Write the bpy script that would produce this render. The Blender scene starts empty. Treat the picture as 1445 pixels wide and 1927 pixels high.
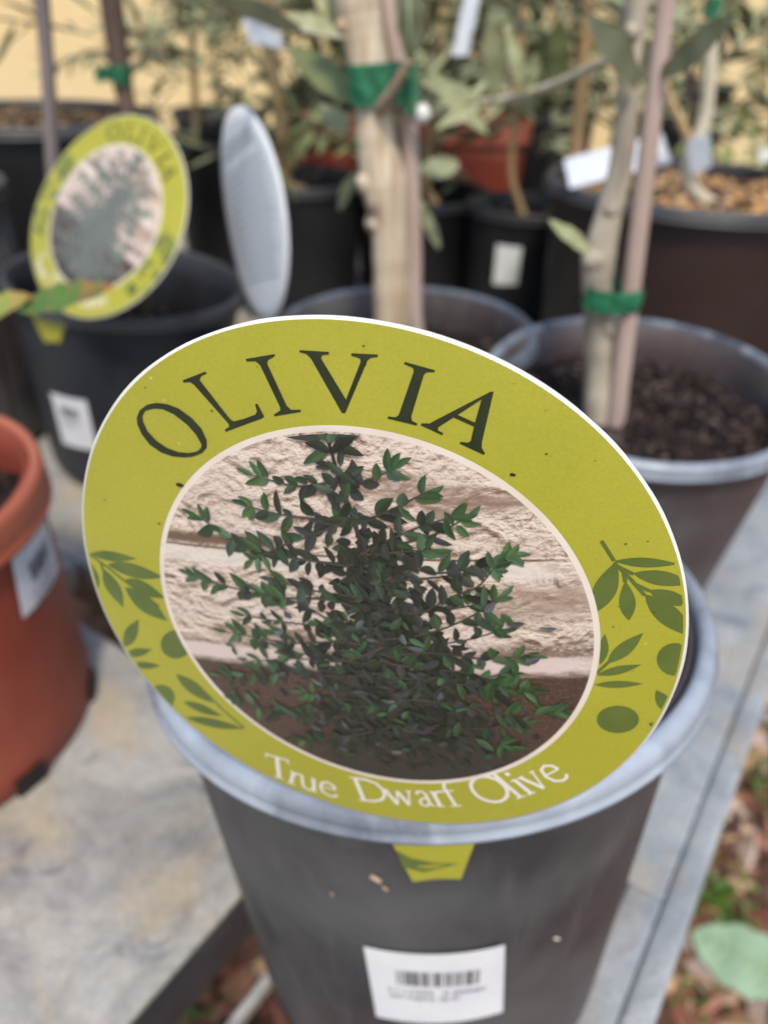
import bpy, bmesh, math, random, json
import numpy as np
from mathutils import Vector, Matrix, noise
from mathutils.geometry import tessellate_polygon
R_ = math.radians
PI = math.pi
ZC = 1.1                                   # camera height above the ground
sc = bpy.context.scene
C = sc.collection
rnd = random.Random(7)

# ------------------------------------------------------------------ camera, world, sun, exposure
CX, CY, FPX = 722.5, 963.5, 1392.0          # photo centre and focal length in photo pixels
PITCH, ROLL = R_(34.0), R_(1.9)
_u = Vector((math.sin(ROLL)*math.cos(PITCH), -math.cos(ROLL)*math.cos(PITCH), -math.sin(PITCH)))
_f = Vector((0, 0, 1)) - _u*_u.z; _f.normalize()
_r = _f.cross(_u)
WC = Matrix((_r, _f, _u))                   # camera axes (x right, y down, z forward) -> world
cam_d = bpy.data.cameras.new('camera'); cam = bpy.data.objects.new('camera', cam_d); C.objects.link(cam)
rt = WC @ Vector((1, 0, 0)); up = WC @ Vector((0, -1, 0)); bk = WC @ Vector((0, 0, -1))
cam.matrix_world = Matrix(((rt.x, up.x, bk.x, 0), (rt.y, up.y, bk.y, 0), (rt.z, up.z, bk.z, ZC), (0, 0, 0, 1)))
cam_d.sensor_fit = 'VERTICAL'; cam_d.sensor_height = 36.0; cam_d.lens = 36.0*FPX/1927
cam_d.clip_start = 0.01; cam_d.clip_end = 60
cam_d.dof.use_dof = True; cam_d.dof.focus_distance = 0.124; cam_d.dof.aperture_fstop = 11.0
sc.camera = cam
sc.view_settings.view_transform = 'Standard'; sc.view_settings.look = 'None'
sc.view_settings.exposure = 0.3; sc.view_settings.gamma = 1; sc.view_settings.use_curve_mapping = False
SUN_EL, SUN_AZ = R_(56), R_(172)            # azimuth measured from +Y clockwise: behind the camera, to its left
world = bpy.data.worlds.new('World'); sc.world = world; world.use_nodes = True
wn = world.node_tree.nodes; wl = world.node_tree.links
bg = wn['Background']; sky = wn.new('ShaderNodeTexSky'); sky.sky_type = 'NISHITA'; sky.sun_disc = False
sky.sun_elevation = SUN_EL; sky.sun_rotation = SUN_AZ; sky.air_density = 1.3; sky.dust_density = 1.6; sky.ozone_density = 1.0
wl.new(sky.outputs[0], bg.inputs[0]); bg.inputs[1].default_value = 0.145
sd = bpy.data.lights.new('sun', 'SUN'); sd.energy = 2.2; sd.angle = R_(9); sd.color = (1.0, .91, .78)
sun = bpy.data.objects.new('sun', sd); C.objects.link(sun); sun.location = (-2, -3, 5)
sdir = Vector((math.sin(SUN_AZ)*math.cos(SUN_EL), math.cos(SUN_AZ)*math.cos(SUN_EL), math.sin(SUN_EL)))
sun.rotation_euler = sdir.to_track_quat('Z', 'Y').to_euler()

# ------------------------------------------------------------------ helpers
def at(px, py, Y):
    "the point of the upright plane y = Y seen at that photo pixel"
    r = WC @ Vector(((px-CX)/FPX, (py-CY)/FPX, 1)); r *= Y/r.y
    return Vector((r.x, r.y, r.z+ZC))
def atz(px, py, z):
    r = WC @ Vector(((px-CX)/FPX, (py-CY)/FPX, 1)); r *= z/r.z
    return Vector((r.x, r.y, r.z+ZC))
def depth(p): return (WC.transposed() @ Vector((p[0], p[1], p[2]-ZC))).z
def prad(w, p): return w/FPX*depth(p)

def tag(o, label=None, cat=None, group=None, kind=None):
    if label: o['label'] = label
    if cat: o['category'] = cat
    if group: o['group'] = group
    if kind: o['kind'] = kind
    return o
def empty(name, loc, label, cat, group=None, rot=None):
    o = bpy.data.objects.new(name, None); C.objects.link(o); o.location = loc
    if rot is not None: o.rotation_euler = rot
    o.empty_display_size = .02
    return tag(o, label, cat, group)
def mesh(name, verts, faces, m, parent=None, smooth=True, cols=None, kind=None, uvs=None):
    me = bpy.data.meshes.new(name)
    me.from_pydata([tuple(v) for v in verts], [], faces)
    if smooth and len(me.polygons): me.polygons.foreach_set('use_smooth', [True]*len(me.polygons))
    for mm in (m if isinstance(m, list) else [m]): me.materials.append(mm)
    if cols is not None:
        ca = me.color_attributes.new('tint', 'FLOAT_COLOR', 'POINT')
        a = np.ones((len(verts), 4), dtype=np.float32); a[:, :3] = np.array(cols, dtype=np.float32)
        ca.data.foreach_set('color', a.ravel())
    if uvs is not None:
        uv = me.uv_layers.new(name='flat'); idx = np.empty(len(me.loops), dtype=np.int32); me.loops.foreach_get('vertex_index', idx)
        uv.data.foreach_set('uv', np.array(uvs, dtype=np.float32)[idx].ravel())
    me.update()
    o = bpy.data.objects.new(name, me); C.objects.link(o)
    if parent: o.parent = parent
    if kind: o['kind'] = kind
    return o
def world_to(parent, pts):
    loc = Vector(parent.location); mt = parent.rotation_euler.to_matrix().transposed()
    return [(mt @ (Vector(p)-loc))/parent.scale.x for p in pts]
class MB:
    def __init__(s): s.v = []; s.f = []; s.c = []
    def add(s, v, f, col=None):
        n = len(s.v); s.v += [Vector(p) for p in v]; s.f += [[i+n for i in q] for q in f]
        s.c += [col or (1, 1, 1)]*len(v) if not (col and isinstance(col[0], (tuple, list))) else list(col)
    def box(s, a, b, mt=None, col=None):
        v = [Vector((x, y, z)) for z in (a[2], b[2]) for y in (a[1], b[1]) for x in (a[0], b[0])]
        if mt: v = [mt @ p for p in v]
        s.add(v, [(0, 2, 3, 1), (4, 5, 7, 6), (0, 1, 5, 4), (2, 6, 7, 3), (0, 4, 6, 2), (1, 3, 7, 5)], col)
    def tube(s, pts, rad, seg=10, col=None, caps=True):
        pts = [Vector(p) for p in pts]
        if not isinstance(rad, (list, tuple)): rad = [rad]*len(pts)
        v = []; ref = Vector((.123, .8, .31)).normalized()
        for i, p in enumerate(pts):
            d = (pts[min(i+1, len(pts)-1)]-pts[max(i-1, 0)]).normalized()
            a = d.cross(ref)
            if a.length < .05: a = d.cross(Vector((1, 0, 0)))
            a.normalize(); b = d.cross(a)
            for k in range(seg):
                t = 2*PI*k/seg; v.append(p+(a*math.cos(t)+b*math.sin(t))*rad[i])
        f = [(i*seg+k, i*seg+(k+1) % seg, (i+1)*seg+(k+1) % seg, (i+1)*seg+k) for i in range(len(pts)-1) for k in range(seg)]
        if caps: f += [tuple(range(seg))[::-1], tuple(range((len(pts)-1)*seg, len(pts)*seg))]
        s.add(v, f, col)
    def lathe(s, prof, seg=96, col=None, wob=None):
        v = []
        for r, z in prof:
            for k in range(seg):
                t = 2*PI*k/seg; rr = r*(1+(wob(t, z) if wob else 0)); v.append((rr*math.cos(t), rr*math.sin(t), z))
        n = len(prof)
        s.add(v, [(i*seg+k, i*seg+(k+1) % seg, (i+1)*seg+(k+1) % seg, (i+1)*seg+k) for i in range(n-1) for k in range(seg)], col)
    def build(s, name, m, parent=None, smooth=True, cols=False, kind=None):
        return mesh(name, s.v, s.f, m, parent, smooth, s.c if cols else None, kind)
def smoothline(pts, n=6):
    pts = [Vector(p) for p in pts]; out = []
    P = [pts[0]*2-pts[1]]+pts+[pts[-1]*2-pts[-2]]
    for i in range(1, len(P)-2):
        for k in range(n):
            t = k/n; a, b, c, d = P[i-1], P[i], P[i+1], P[i+2]
            out.append(.5*((2*b)+(c-a)*t+(2*a-5*b+4*c-d)*t*t+(3*b-a-3*c+d)*t**3))
    out.append(pts[-1]); return out
def lerp(a, b, t): return a+(b-a)*t

# ------------------------------------------------------------------ materials
def nt(name):
    m = bpy.data.materials.new(name); m.use_nodes = True
    return m, m.node_tree.nodes, m.node_tree.links, m.node_tree.nodes['Principled BSDF']
def ramp(N, L, src, stops):
    r = N.new('ShaderNodeValToRGB'); e = r.color_ramp.elements
    while len(e) > 1: e.remove(e[-1])
    e[0].position = stops[0][0]; e[0].color = (*stops[0][1], 1)
    for p, c in stops[1:]: q = e.new(p); q.color = (*c, 1)
    L.new(src, r.inputs[0]); return r.outputs[0]
def nz(N, L, vec, scale, detail=4, rough=.55, dist=0):
    n = N.new('ShaderNodeTexNoise'); n.inputs['Scale'].default_value = scale; n.inputs['Detail'].default_value = detail
    n.inputs['Roughness'].default_value = rough; n.inputs['Distortion'].default_value = dist
    if vec is not None: L.new(vec, n.inputs['Vector'])
    return n.outputs[0]
def coords(N, L, stretch=(1, 1, 1), kind='Object'):
    t = N.new('ShaderNodeTexCoord'); mp = N.new('ShaderNodeMapping'); mp.inputs['Scale'].default_value = stretch
    L.new(t.outputs[kind], mp.inputs[0]); return mp.outputs[0]
def mixc(N, L, fac, a, b, mode='MIX'):
    x = N.new('ShaderNodeMix'); x.data_type = 'RGBA'; x.blend_type = mode
    for val, inp in ((fac, x.inputs[0]), (a, x.inputs[6]), (b, x.inputs[7])):
        if isinstance(val, (int, float)): inp.default_value = val
        elif isinstance(val, tuple): inp.default_value = (*val, 1)
        else: L.new(val, inp)
    return x.outputs[2]
def bumpn(N, L, b, h, strength, dist=.001):
    x = N.new('ShaderNodeBump'); x.inputs['Strength'].default_value = strength; x.inputs['Distance'].default_value = dist
    L.new(h, x.inputs['Height']); L.new(x.outputs[0], b.inputs['Normal'])
def math_(N, L, op, a, b=None, c=None, clamp=False):
    x = N.new('ShaderNodeMath'); x.operation = op; x.use_clamp = clamp
    for v, i in zip((a, b, c), x.inputs):
        if v is None: continue
        if isinstance(v, (int, float)): i.default_value = v
        else: L.new(v, i)
    return x.outputs[0]
def pm(name, c1, c2, scale=30, rough=.6, bump=.2, bd=.001, spec=.5, stretch=(1, 1, 1), lo=.35, hi=.65, r2=None, fine=None):
    m, N, L, b = nt(name); v = coords(N, L, stretch); n = nz(N, L, v, scale, 6)
    col = ramp(N, L, n, [(lo, c1), (hi, c2)])
    if fine:
        n2 = nz(N, L, v, scale*fine[0], 3); f2 = ramp(N, L, n2, [(fine[1], (0, 0, 0)), (fine[1]+.08, (1, 1, 1))]); col = mixc(N, L, f2, col, fine[2])
    L.new(col, b.inputs['Base Color']); b.inputs['Roughness'].default_value = rough; b.inputs['Specular IOR Level'].default_value = spec
    if r2 is not None:
        mr = N.new('ShaderNodeMapRange'); mr.inputs[3].default_value = rough; mr.inputs[4].default_value = r2; L.new(n, mr.inputs[0]); L.new(mr.outputs[0], b.inputs['Roughness'])
    if bump: bumpn(N, L, b, n, bump, bd)
    return m
def pot_plastic(name, base, dust, warm, amount=.5, rough=.5, seed=0):
    "moulded nursery plastic with dust, water marks and a faint warm fade"
    m, N, L, b = nt(name)
    t = N.new('ShaderNodeTexCoord'); mp = N.new('ShaderNodeMapping'); mp.inputs['Location'].default_value = (seed, seed*.7, 0); L.new(t.outputs['Object'], mp.inputs[0]); v = mp.outputs[0]
    mp2 = N.new('ShaderNodeMapping'); mp2.inputs['Scale'].default_value = (1, 1, .25); L.new(v, mp2.inputs[0])
    a = nz(N, L, v, 14, 5); st = nz(N, L, mp2.outputs[0], 60, 4, .6, .6); fi = nz(N, L, v, 420, 3, .7)
    c = mixc(N, L, ramp(N, L, nz(N, L, v, 6, 2), [(.35, (0, 0, 0)), (.62, (1, 1, 1))]), base, warm)
    d = math_(N, L, 'MULTIPLY', ramp(N, L, a, [(.4, (0, 0, 0)), (.72, (1, 1, 1))]), amount)
    c = mixc(N, L, d, c, dust)
    d2 = math_(N, L, 'MULTIPLY', ramp(N, L, st, [(.52, (0, 0, 0)), (.74, (1, 1, 1))]), amount*.6)
    c = mixc(N, L, d2, c, dust)
    sp = ramp(N, L, fi, [(.70, (0, 0, 0)), (.76, (.7, .7, .7))]); c = mixc(N, L, sp, c, (min(1, dust[0]*1.4), min(1, dust[1]*1.35), min(1, dust[2]*1.25)))
    L.new(c, b.inputs['Base Color']); b.inputs['Specular IOR Level'].default_value = .45
    mr = N.new('ShaderNodeMapRange'); mr.inputs[3].default_value = rough-.1; mr.inputs[4].default_value = rough+.2; L.new(a, mr.inputs[0]); L.new(mr.outputs[0], b.inputs['Roughness'])
    bumpn(N, L, b, fi, .08, .0004)
    return m
def leaf_mat(name, top1, top2, back, rough=.45):
    m, N, L, b = nt(name); g = N.new('ShaderNodeNewGeometry'); v = coords(N, L)
    n = nz(N, L, v, 18, 3); r = N.new('ShaderNodeAttribute'); r.attribute_name = 'tint'
    c = mixc(N, L, ramp(N, L, n, [(.4, (0, 0, 0)), (.6, (1, 1, 1))]), top1, top2)
    c = mixc(N, L, g.outputs['Backfacing'], c, back)
    c = mixc(N, L, 1.0, c, r.outputs['Color'], 'MULTIPLY')
    fi = nz(N, L, v, 900, 2)
    L.new(c, b.inputs['Base Color']); b.inputs['Roughness'].default_value = rough
    b.inputs['Subsurface Weight'].default_value = 0
    try: b.inputs['Transmission Weight'].default_value = 0
    except Exception: pass
    bumpn(N, L, b, fi, .25, .0004)
    tr = N.new('ShaderNodeBsdfTranslucent'); mx = N.new('ShaderNodeMixShader'); mx.inputs[0].default_value = .18
    L.new(c, tr.inputs[0]); out = N['Material Output']; L.new(b.outputs[0], mx.inputs[1]); L.new(tr.outputs[0], mx.inputs[2]); L.new(mx.outputs[0], out.inputs[0])
    return m
def tinted(name, rough=.6, spec=.4, bump=0, scale=60):
    m, N, L, b = nt(name); a = N.new('ShaderNodeAttribute'); a.attribute_name = 'tint'
    n = nz(N, L, coords(N, L), scale, 4); c = mixc(N, L, 1.0, a.outputs['Color'], ramp(N, L, n, [(.3, (.72, .72, .72)), (.7, (1.15, 1.15, 1.15))]), 'MULTIPLY')
    L.new(c, b.inputs['Base Color']); b.inputs['Roughness'].default_value = rough; b.inputs['Specular IOR Level'].default_value = spec
    if bump: bumpn(N, L, b, n, bump, .001)
    return m
M = {}
M['pot_grey'] = pot_plastic('grey_pot_plastic', (.034, .037, .042), (.125, .125, .122), (.066, .044, .046), .75, .5)
M['pot_grey_b'] = pot_plastic('warm_grey_pot_plastic', (.050, .048, .054), (.15, .14, .14), (.095, .058, .055), .6, .5, 3)
M['pot_navy'] = pot_plastic('blue_black_pot_plastic', (.014, .018, .026), (.05, .052, .058), (.02, .02, .024), .35, .45, 5)
M['pot_black'] = pot_plastic('black_pot_plastic', (.0045, .005, .006), (.018, .018, .019), (.008, .007, .007), .25, .5, 8)
M['pot_black_b'] = pot_plastic('faded_black_pot_plastic', (.008, .008, .009), (.03, .028, .028), (.035, .015, .012), .35, .5, 11)
M['lip_grey'] = pot_plastic('weathered_rim_plastic', (.16, .185, .235), (.50, .56, .65), (.05, .055, .07), .9, .22, 2)
M['lip_mid'] = pot_plastic('blue_grey_rim_plastic', (.10, .115, .145), (.30, .34, .40), (.05, .055, .065), .7, .28, 13)
M['lip_dark'] = pot_plastic('dark_rim_plastic', (.045, .047, .052), (.13, .13, .13), (.04, .04, .042), .4, .4, 4)
M['lip_black'] = pot_plastic('black_rim_plastic', (.018, .019, .022), (.06, .06, .06), (.02, .02, .02), .4, .42, 6)
M['terra'] = pot_plastic('terracotta_plastic', (.34, .062, .032), (.38, .11, .07), (.25, .045, .024), .35, .5, 9)
M['terra_lip'] = pot_plastic('terracotta_rim_plastic', (.47, .125, .065), (.54, .20, .13), (.37, .095, .05), .4, .42, 10)
M['soil'] = pm('potting_soil', (.008, .006, .006), (.035, .024, .02), 160, .95, .8, .003, .2)
M['soil_bits'] = tinted('soil_crumbs', .9, .2)
M['stone'] = tinted('chips', .85, .25, .4, 90)
M['bark'] = pm('pale_olive_bark', (.44, .31, .20), (.76, .66, .50), 150, .8, .7, .0012, .25, (1, 1, .10), lo=.30, hi=.66, fine=(.10, .56, (.46, .33, .22)))
M['bark_grey'] = pm('mottled_grey_bark', (.27, .23, .18), (.55, .48, .38), 45, .8, .7, .0014, .25, (1, 1, .35), lo=.36, hi=.62, fine=(.3, .58, (.30, .21, .14)))
M['twig'] = pm('brownish_twig_bark', (.30, .20, .13), (.46, .34, .24), 90, .8, .4, .001, .2)
M['bark_dark'] = pm('brown_bark', (.10, .065, .05), (.20, .14, .11), 60, .8, .5, .002, .2, (1, 1, .2))
M['stake'] = pm('pinkish_cane', (.42, .30, .25), (.57, .45, .39), 40, .55, .2, .0008, .4, (1, 1, .15))
M['stake_grey'] = pm('grey_cane', (.15, .12, .12), (.24, .2, .19), 40, .6, .2, .0008, .4, (1, 1, .15))
M['cane'] = pm('tan_bamboo', (.35, .22, .10), (.55, .38, .2), 40, .5, .2, .0008, .4, (1, 1, .2))
M['cream_stem'] = pm('cream_stem', (.55, .48, .33), (.70, .64, .5), 50, .6, .2, .0008, .3, (1, 1, .3))
M['tie'] = pm('green_tie_tape', (.006, .10, .04), (.035, .25, .12), 110, .3, .8, .003, .6)
M['paper'] = pm('white_sticker_paper', (.70, .70, .74), (.78, .78, .81), 40, .55, .1, .0004, .4)
M['paper_blue'] = pm('cool_white_label', (.66, .70, .78), (.76, .79, .85), 25, .45, .1, .0006, .5)
M['ink'] = pm('grey_black_ink', (.03, .03, .035), (.06, .06, .065), 200, .6, 0)
M['ink_soft'] = pm('faded_grey_ink', (.20, .20, .22), (.34, .34, .36), 300, .6, 0)
M['card_white'] = pm('white_plastic_card', (.78, .78, .72), (.84, .84, .80), 60, .5, .05)
M['print_cream'] = pm('cream_print', (.72, .62, .52), (.80, .71, .62), 80, .42, 0)
M['print_white'] = pm('white_lettering_print', (.80, .72, .66), (.86, .80, .74), 80, .42, 0)
M['print_dark'] = pm('dark_olive_lettering_print', (.017, .024, .010), (.028, .036, .014), 160, .38, 0)
M['print_leaf'] = pm('olive_green_motif_print', (.095, .135, .028), (.125, .165, .035), 120, .42, 0)
M['crumb'] = pm('dirt_crumb', (.02, .012, .008), (.05, .03, .02), 200, .9, 0)
M['plant_print'] = tinted('printed_foliage', .42, .5, 0, 250)
def lime_print():
    m, N, L, b = nt('lime_yellow_print'); v = coords(N, L)
    n = nz(N, L, v, 35, 5); fi = nz(N, L, v, 1500, 2, .8); sp = nz(N, L, v, 330, 2, .5)
    c = ramp(N, L, n, [(.3, (.385, .365, .034)), (.7, (.43, .40, .040))])
    c = mixc(N, L, 1.0, c, ramp(N, L, fi, [(.3, (.93, .93, .90)), (.7, (1.05, 1.05, 1.08))]), 'MULTIPLY')
    c = mixc(N, L, ramp(N, L, sp, [(.775, (0, 0, 0)), (.80, (.6, .6, .6))]), c, (.75, .72, .35))
    L.new(c, b.inputs['Base Color']); b.inputs['Roughness'].default_value = .42; b.inputs['Specular IOR Level'].default_value = .5
    bumpn(N, L, b, nz(N, L, v, 22, 3), .12, .0015); return m
M['lime'] = lime_print()
def photo_print():
    "printed picture of a stone wall above brown soil, in the tag's own flat coordinates (u right, v up, radius about 0.72)"
    m, N, L, b = nt('stone_wall_picture_print')
    uvn = N.new('ShaderNodeUVMap'); uvn.uv_map = 'flat'; sx = N.new('ShaderNodeSeparateXYZ'); L.new(uvn.outputs[0], sx.inputs[0]); U, V = sx.outputs[0], sx.outputs[1]
    def st(a, b2):
        mp = N.new('ShaderNodeMapping'); mp.inputs['Scale'].default_value = (a, b2, 1); L.new(uvn.outputs[0], mp.inputs[0]); return mp.outputs[0]
    def off(a, b2, du, dv):
        mp = N.new('ShaderNodeMapping'); mp.inputs['Location'].default_value = (du*a, dv*b2, 0); mp.inputs['Scale'].default_value = (a, b2, 1); L.new(uvn.outputs[0], mp.inputs[0]); return mp.outputs[0]
    def relief(a, b2, sc_, det, ro, dist, du, dv, gain):
        "printed rock relief: the difference of one rock-height pattern at two neighbouring spots"
        d = math_(N, L, 'SUBTRACT', nz(N, L, off(a, b2, 0, 0), sc_, det, ro, dist), nz(N, L, off(a, b2, du, dv), sc_, det, ro, dist))
        return math_(N, L, 'MULTIPLY_ADD', d, gain, .5)
    warp = nz(N, L, st(1, 1), 9, 5, .65); mid = nz(N, L, st(1, 2.6), 14, 8, .7, 1.0); fine = nz(N, L, st(1, 2.0), 60, 6, .75, .5); big = nz(N, L, st(1, 1.6), 4, 5, .6)
    stone = ramp(N, L, mid, [(.25, (.50, .38, .30)), (.48, (.68, .57, .49)), (.75, (.76, .69, .62))])
    stone = mixc(N, L, 1.0, stone, ramp(N, L, relief(1, 1.7, 7, 9, .68, .9, .006, .016, 2.7), [(.12, (.22, .15, .11)), (.36, (.68, .60, .54)), (.5, (1, 1, 1)), (.8, (1.16, 1.14, 1.12))]), 'MULTIPLY')
    stone = mixc(N, L, 1.0, stone, ramp(N, L, relief(1, 1.8, 34, 7, .75, .4, .002, .005, 2.2), [(.15, (.35, .28, .23)), (.4, (.85, .80, .76)), (.5, (1, 1, 1)), (.8, (1.1, 1.09, 1.08))]), 'MULTIPLY')
    stone = mixc(N, L, ramp(N, L, big, [(.40, (0, 0, 0)), (.68, (.35, .35, .35))]), stone, (.68, .56, .52))
    def band(v0, slope, w, u0, u1, wob=.02, soft=.4):
        "1 inside the wavering horizontal band, 0 outside"
        d = math_(N, L, 'SUBTRACT', V, math_(N, L, 'MULTIPLY_ADD', U, slope, v0))
        d = math_(N, L, 'ADD', d, math_(N, L, 'MULTIPLY', math_(N, L, 'SUBTRACT', warp, .5), wob*2))
        d = math_(N, L, 'DIVIDE', math_(N, L, 'ABSOLUTE', d), w)
        k = N.new('ShaderNodeMapRange'); k.inputs[1].default_value = 1.0; k.inputs[2].default_value = 1-soft; k.interpolation_type = 'SMOOTHSTEP'; L.new(d, k.inputs[0])
        e = N.new('ShaderNodeMapRange'); e.inputs[1].default_value = 1.0; e.inputs[2].default_value = .8; L.new(math_(N, L, 'DIVIDE', math_(N, L, 'ABSOLUTE', math_(N, L, 'SUBTRACT', U, (u0+u1)/2)), (u1-u0)/2), e.inputs[0])
        return math_(N, L, 'MULTIPLY', k.outputs[0], e.outputs[0])
    def over(c, mask, col, amt=1.0, nzm=None):
        f = math_(N, L, 'MULTIPLY', mask, amt)
        if nzm is not None: f = math_(N, L, 'MULTIPLY', f, ramp(N, L, nzm, [(.36, (0, 0, 0)), (.52, (1, 1, 1))]))
        return mixc(N, L, f, c, col)
    c = stone
    c = over(c, band(.255, -.055, .035, -.75, .75, .004), (.74, .66, .58), .75)     # pale top face of the lower course
    c = over(c, band(.325, -.045, .035, -.75, -.15, .02, .8), (.16, .10, .065), 1.0)  # dark crevice on the left
    c = over(c, band(.290, -.055, .005, -.75, .75, .003), (.16, .10, .07), .9)
    c = over(c, band(.490, -.09, .006, .15, .62, .004), (.25, .17, .12), .7)
    c = over(c, band(.545, -.16, .05, .05, .5, .03, .8), (.24, .15, .10), .8, mid)
    c = over(c, band(.395, .10, .04, .28, .75, .03, .8), (.24, .15, .10), .8, mid)
    c = over(c, band(.10, .02, .10, .42, .80, .05, .8), (.30, .20, .14), .75, mid)
    c = over(c, band(-.03, .0, .05, -.55, -.1, .04, .8), (.32, .22, .15), .7, mid)
    c = over(c, band(-.075, .0, .045, .4, .8, .02, .8), (.15, .09, .06), .9, fine)
    c = over(c, band(-.085, .0, .012, -.8, .8, .006), (.25, .16, .12), .5)
    c = over(c, band(-.128, .0, .034, -.8, .8, .003, .3), (.68, .55, .51), .95)       # pale ledge
    soiln = ramp(N, L, nz(N, L, st(1, 1.5), 70, 8, .8), [(.3, (.03, .017, .012)), (.5, (.085, .05, .036)), (.72, (.20, .125, .095))])
    k = N.new('ShaderNodeMapRange'); k.inputs[1].default_value = -.150; k.inputs[2].default_value = -.185
    L.new(math_(N, L, 'ADD', V, math_(N, L, 'MULTIPLY', math_(N, L, 'SUBTRACT', warp, .5), .03)), k.inputs[0]); c = mixc(N, L, k.outputs[0], c, soiln)
    # the picture's own dim murk low in the middle of the shrub
    du = math_(N, L, 'SUBTRACT', U, math_(N, L, 'MULTIPLY_ADD', V, -.02, .10)); dn = math_(N, L, 'ABSOLUTE', du)
    hw = math_(N, L, 'MULTIPLY_ADD', V, -.55, .10); hw = math_(N, L, 'MAXIMUM', hw, .02)
    q = math_(N, L, 'DIVIDE', dn, hw); q = math_(N, L, 'ADD', q, math_(N, L, 'MULTIPLY', math_(N, L, 'SUBTRACT', warp, .5), 1.6))
    k2 = N.new('ShaderNodeMapRange'); k2.inputs[1].default_value = 1.35; k2.inputs[2].default_value = .45; k2.interpolation_type = 'SMOOTHSTEP'; L.new(q, k2.inputs[0])
    k3 = N.new('ShaderNodeMapRange'); k3.inputs[1].default_value = .08; k3.inputs[2].default_value = -.18; L.new(V, k3.inputs[0])
    c = mixc(N, L, math_(N, L, 'MULTIPLY', math_(N, L, 'MULTIPLY', k2.outputs[0], k3.outputs[0]), .93), c, ramp(N, L, fine, [(.35, (.030, .028, .020)), (.65, (.050, .045, .034))]))
    L.new(c, b.inputs['Base Color']); b.inputs['Roughness'].default_value = .42; return m
M['photo'] = photo_print()
def bench_plastic(name, c0, c1, dirt, blue):
    m, N, L, b = nt(name); v = coords(N, L)
    a = nz(N, L, v, 15, 8, .68, .6); d = nz(N, L, v, 20, 7, .66, 1.4); e = nz(N, L, v, 10, 6, .6, 1.2); fi = nz(N, L, v, 300, 4, .75)
    c = ramp(N, L, a, [(.38, c0), (.60, c1)])
    c = mixc(N, L, math_(N, L, 'MULTIPLY', ramp(N, L, d, [(.56, (0, 0, 0)), (.68, (1, 1, 1))]), .7), c, blue)
    c = mixc(N, L, math_(N, L, 'MULTIPLY', ramp(N, L, e, [(.50, (0, 0, 0)), (.62, (1, 1, 1))]), .7), c, dirt)
    c = mixc(N, L, 1.0, c, ramp(N, L, fi, [(.3, (.80, .80, .80)), (.7, (1.1, 1.1, 1.1))]), 'MULTIPLY')
    L.new(c, b.inputs['Base Color']); b.inputs['Roughness'].default_value = .5; bumpn(N, L, b, a, .9, .004); return m
M['bench'] = bench_plastic('weathered_bench_surface', (.27, .265, .25), (.48, .465, .43), (.52, .43, .30), (.10, .115, .145))
M['bench_edge'] = bench_plastic('weathered_bench_edge', (.27, .30, .335), (.42, .44, .455), (.40, .36, .30), (.11, .14, .21))
M['slat'] = bench_plastic('galvanised_slat', (.26, .26, .25), (.40, .39, .37), (.30, .27, .22), (.15, .16, .17))
M['bar'] = pm('dark_blue_grey_bar', (.022, .030, .042), (.05, .060, .075), 25, .5, .2)
M['leg'] = pm('galvanised_steel', (.12, .125, .13), (.22, .22, .22), 30, .45, .1)
M['wall'] = pm('ochre_render', (.86, .64, .33), (.90, .73, .42), 1.2, .9, .3, .01, .2, fine=(14, .72, (.5, .33, .17)))
M['ground'] = pm('red_brown_earth', (.07, .035, .022), (.18, .10, .07), 22, .95, .8, .01, .2)
M['olive'] = leaf_mat('olive_leaf', (.075, .10, .045), (.12, .14, .065), (.25, .26, .14))
M['olive_front'] = leaf_mat('dusty_olive_leaf', (.055, .085, .072), (.095, .125, .11), (.16, .17, .10))
M['green'] = leaf_mat('dark_green_leaf', (.04, .065, .022), (.075, .10, .03), (.12, .14, .055))
M['green_plain'] = leaf_mat('brown_olive_leaf', (.085, .080, .030), (.12, .11, .045), (.10, .095, .04))
M['pale_rib'] = pm('pale_green_rib', (.34, .45, .24), (.42, .52, .30), 60, .5, .1)
M['lime_leaf'] = leaf_mat('yellow_green_leaf', (.30, .34, .05), (.45, .46, .12), (.42, .45, .16))
M['mint'] = leaf_mat('pale_mint_leaf', (.30, .50, .34), (.38, .58, .42), (.34, .52, .36), .5)
M['red_green'] = leaf_mat('red_tinged_leaf', (.09, .17, .03), (.17, .20, .05), (.2, .24, .08))

# ------------------------------------------------------------------ the setting
ground = mesh('ground', *(lambda n=90, s=12.: ([(x, y, .03*noise.noise(Vector((x*1.3, y*1.3, 0)))) for y in np.linspace(-s, s, n) for x in np.linspace(-s, s, n)],
        [(j*n+i, j*n+i+1, (j+1)*n+i+1, (j+1)*n+i) for j in range(n-1) for i in range(n-1)]))(), M['ground']); ground['kind'] = 'structure'
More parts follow.
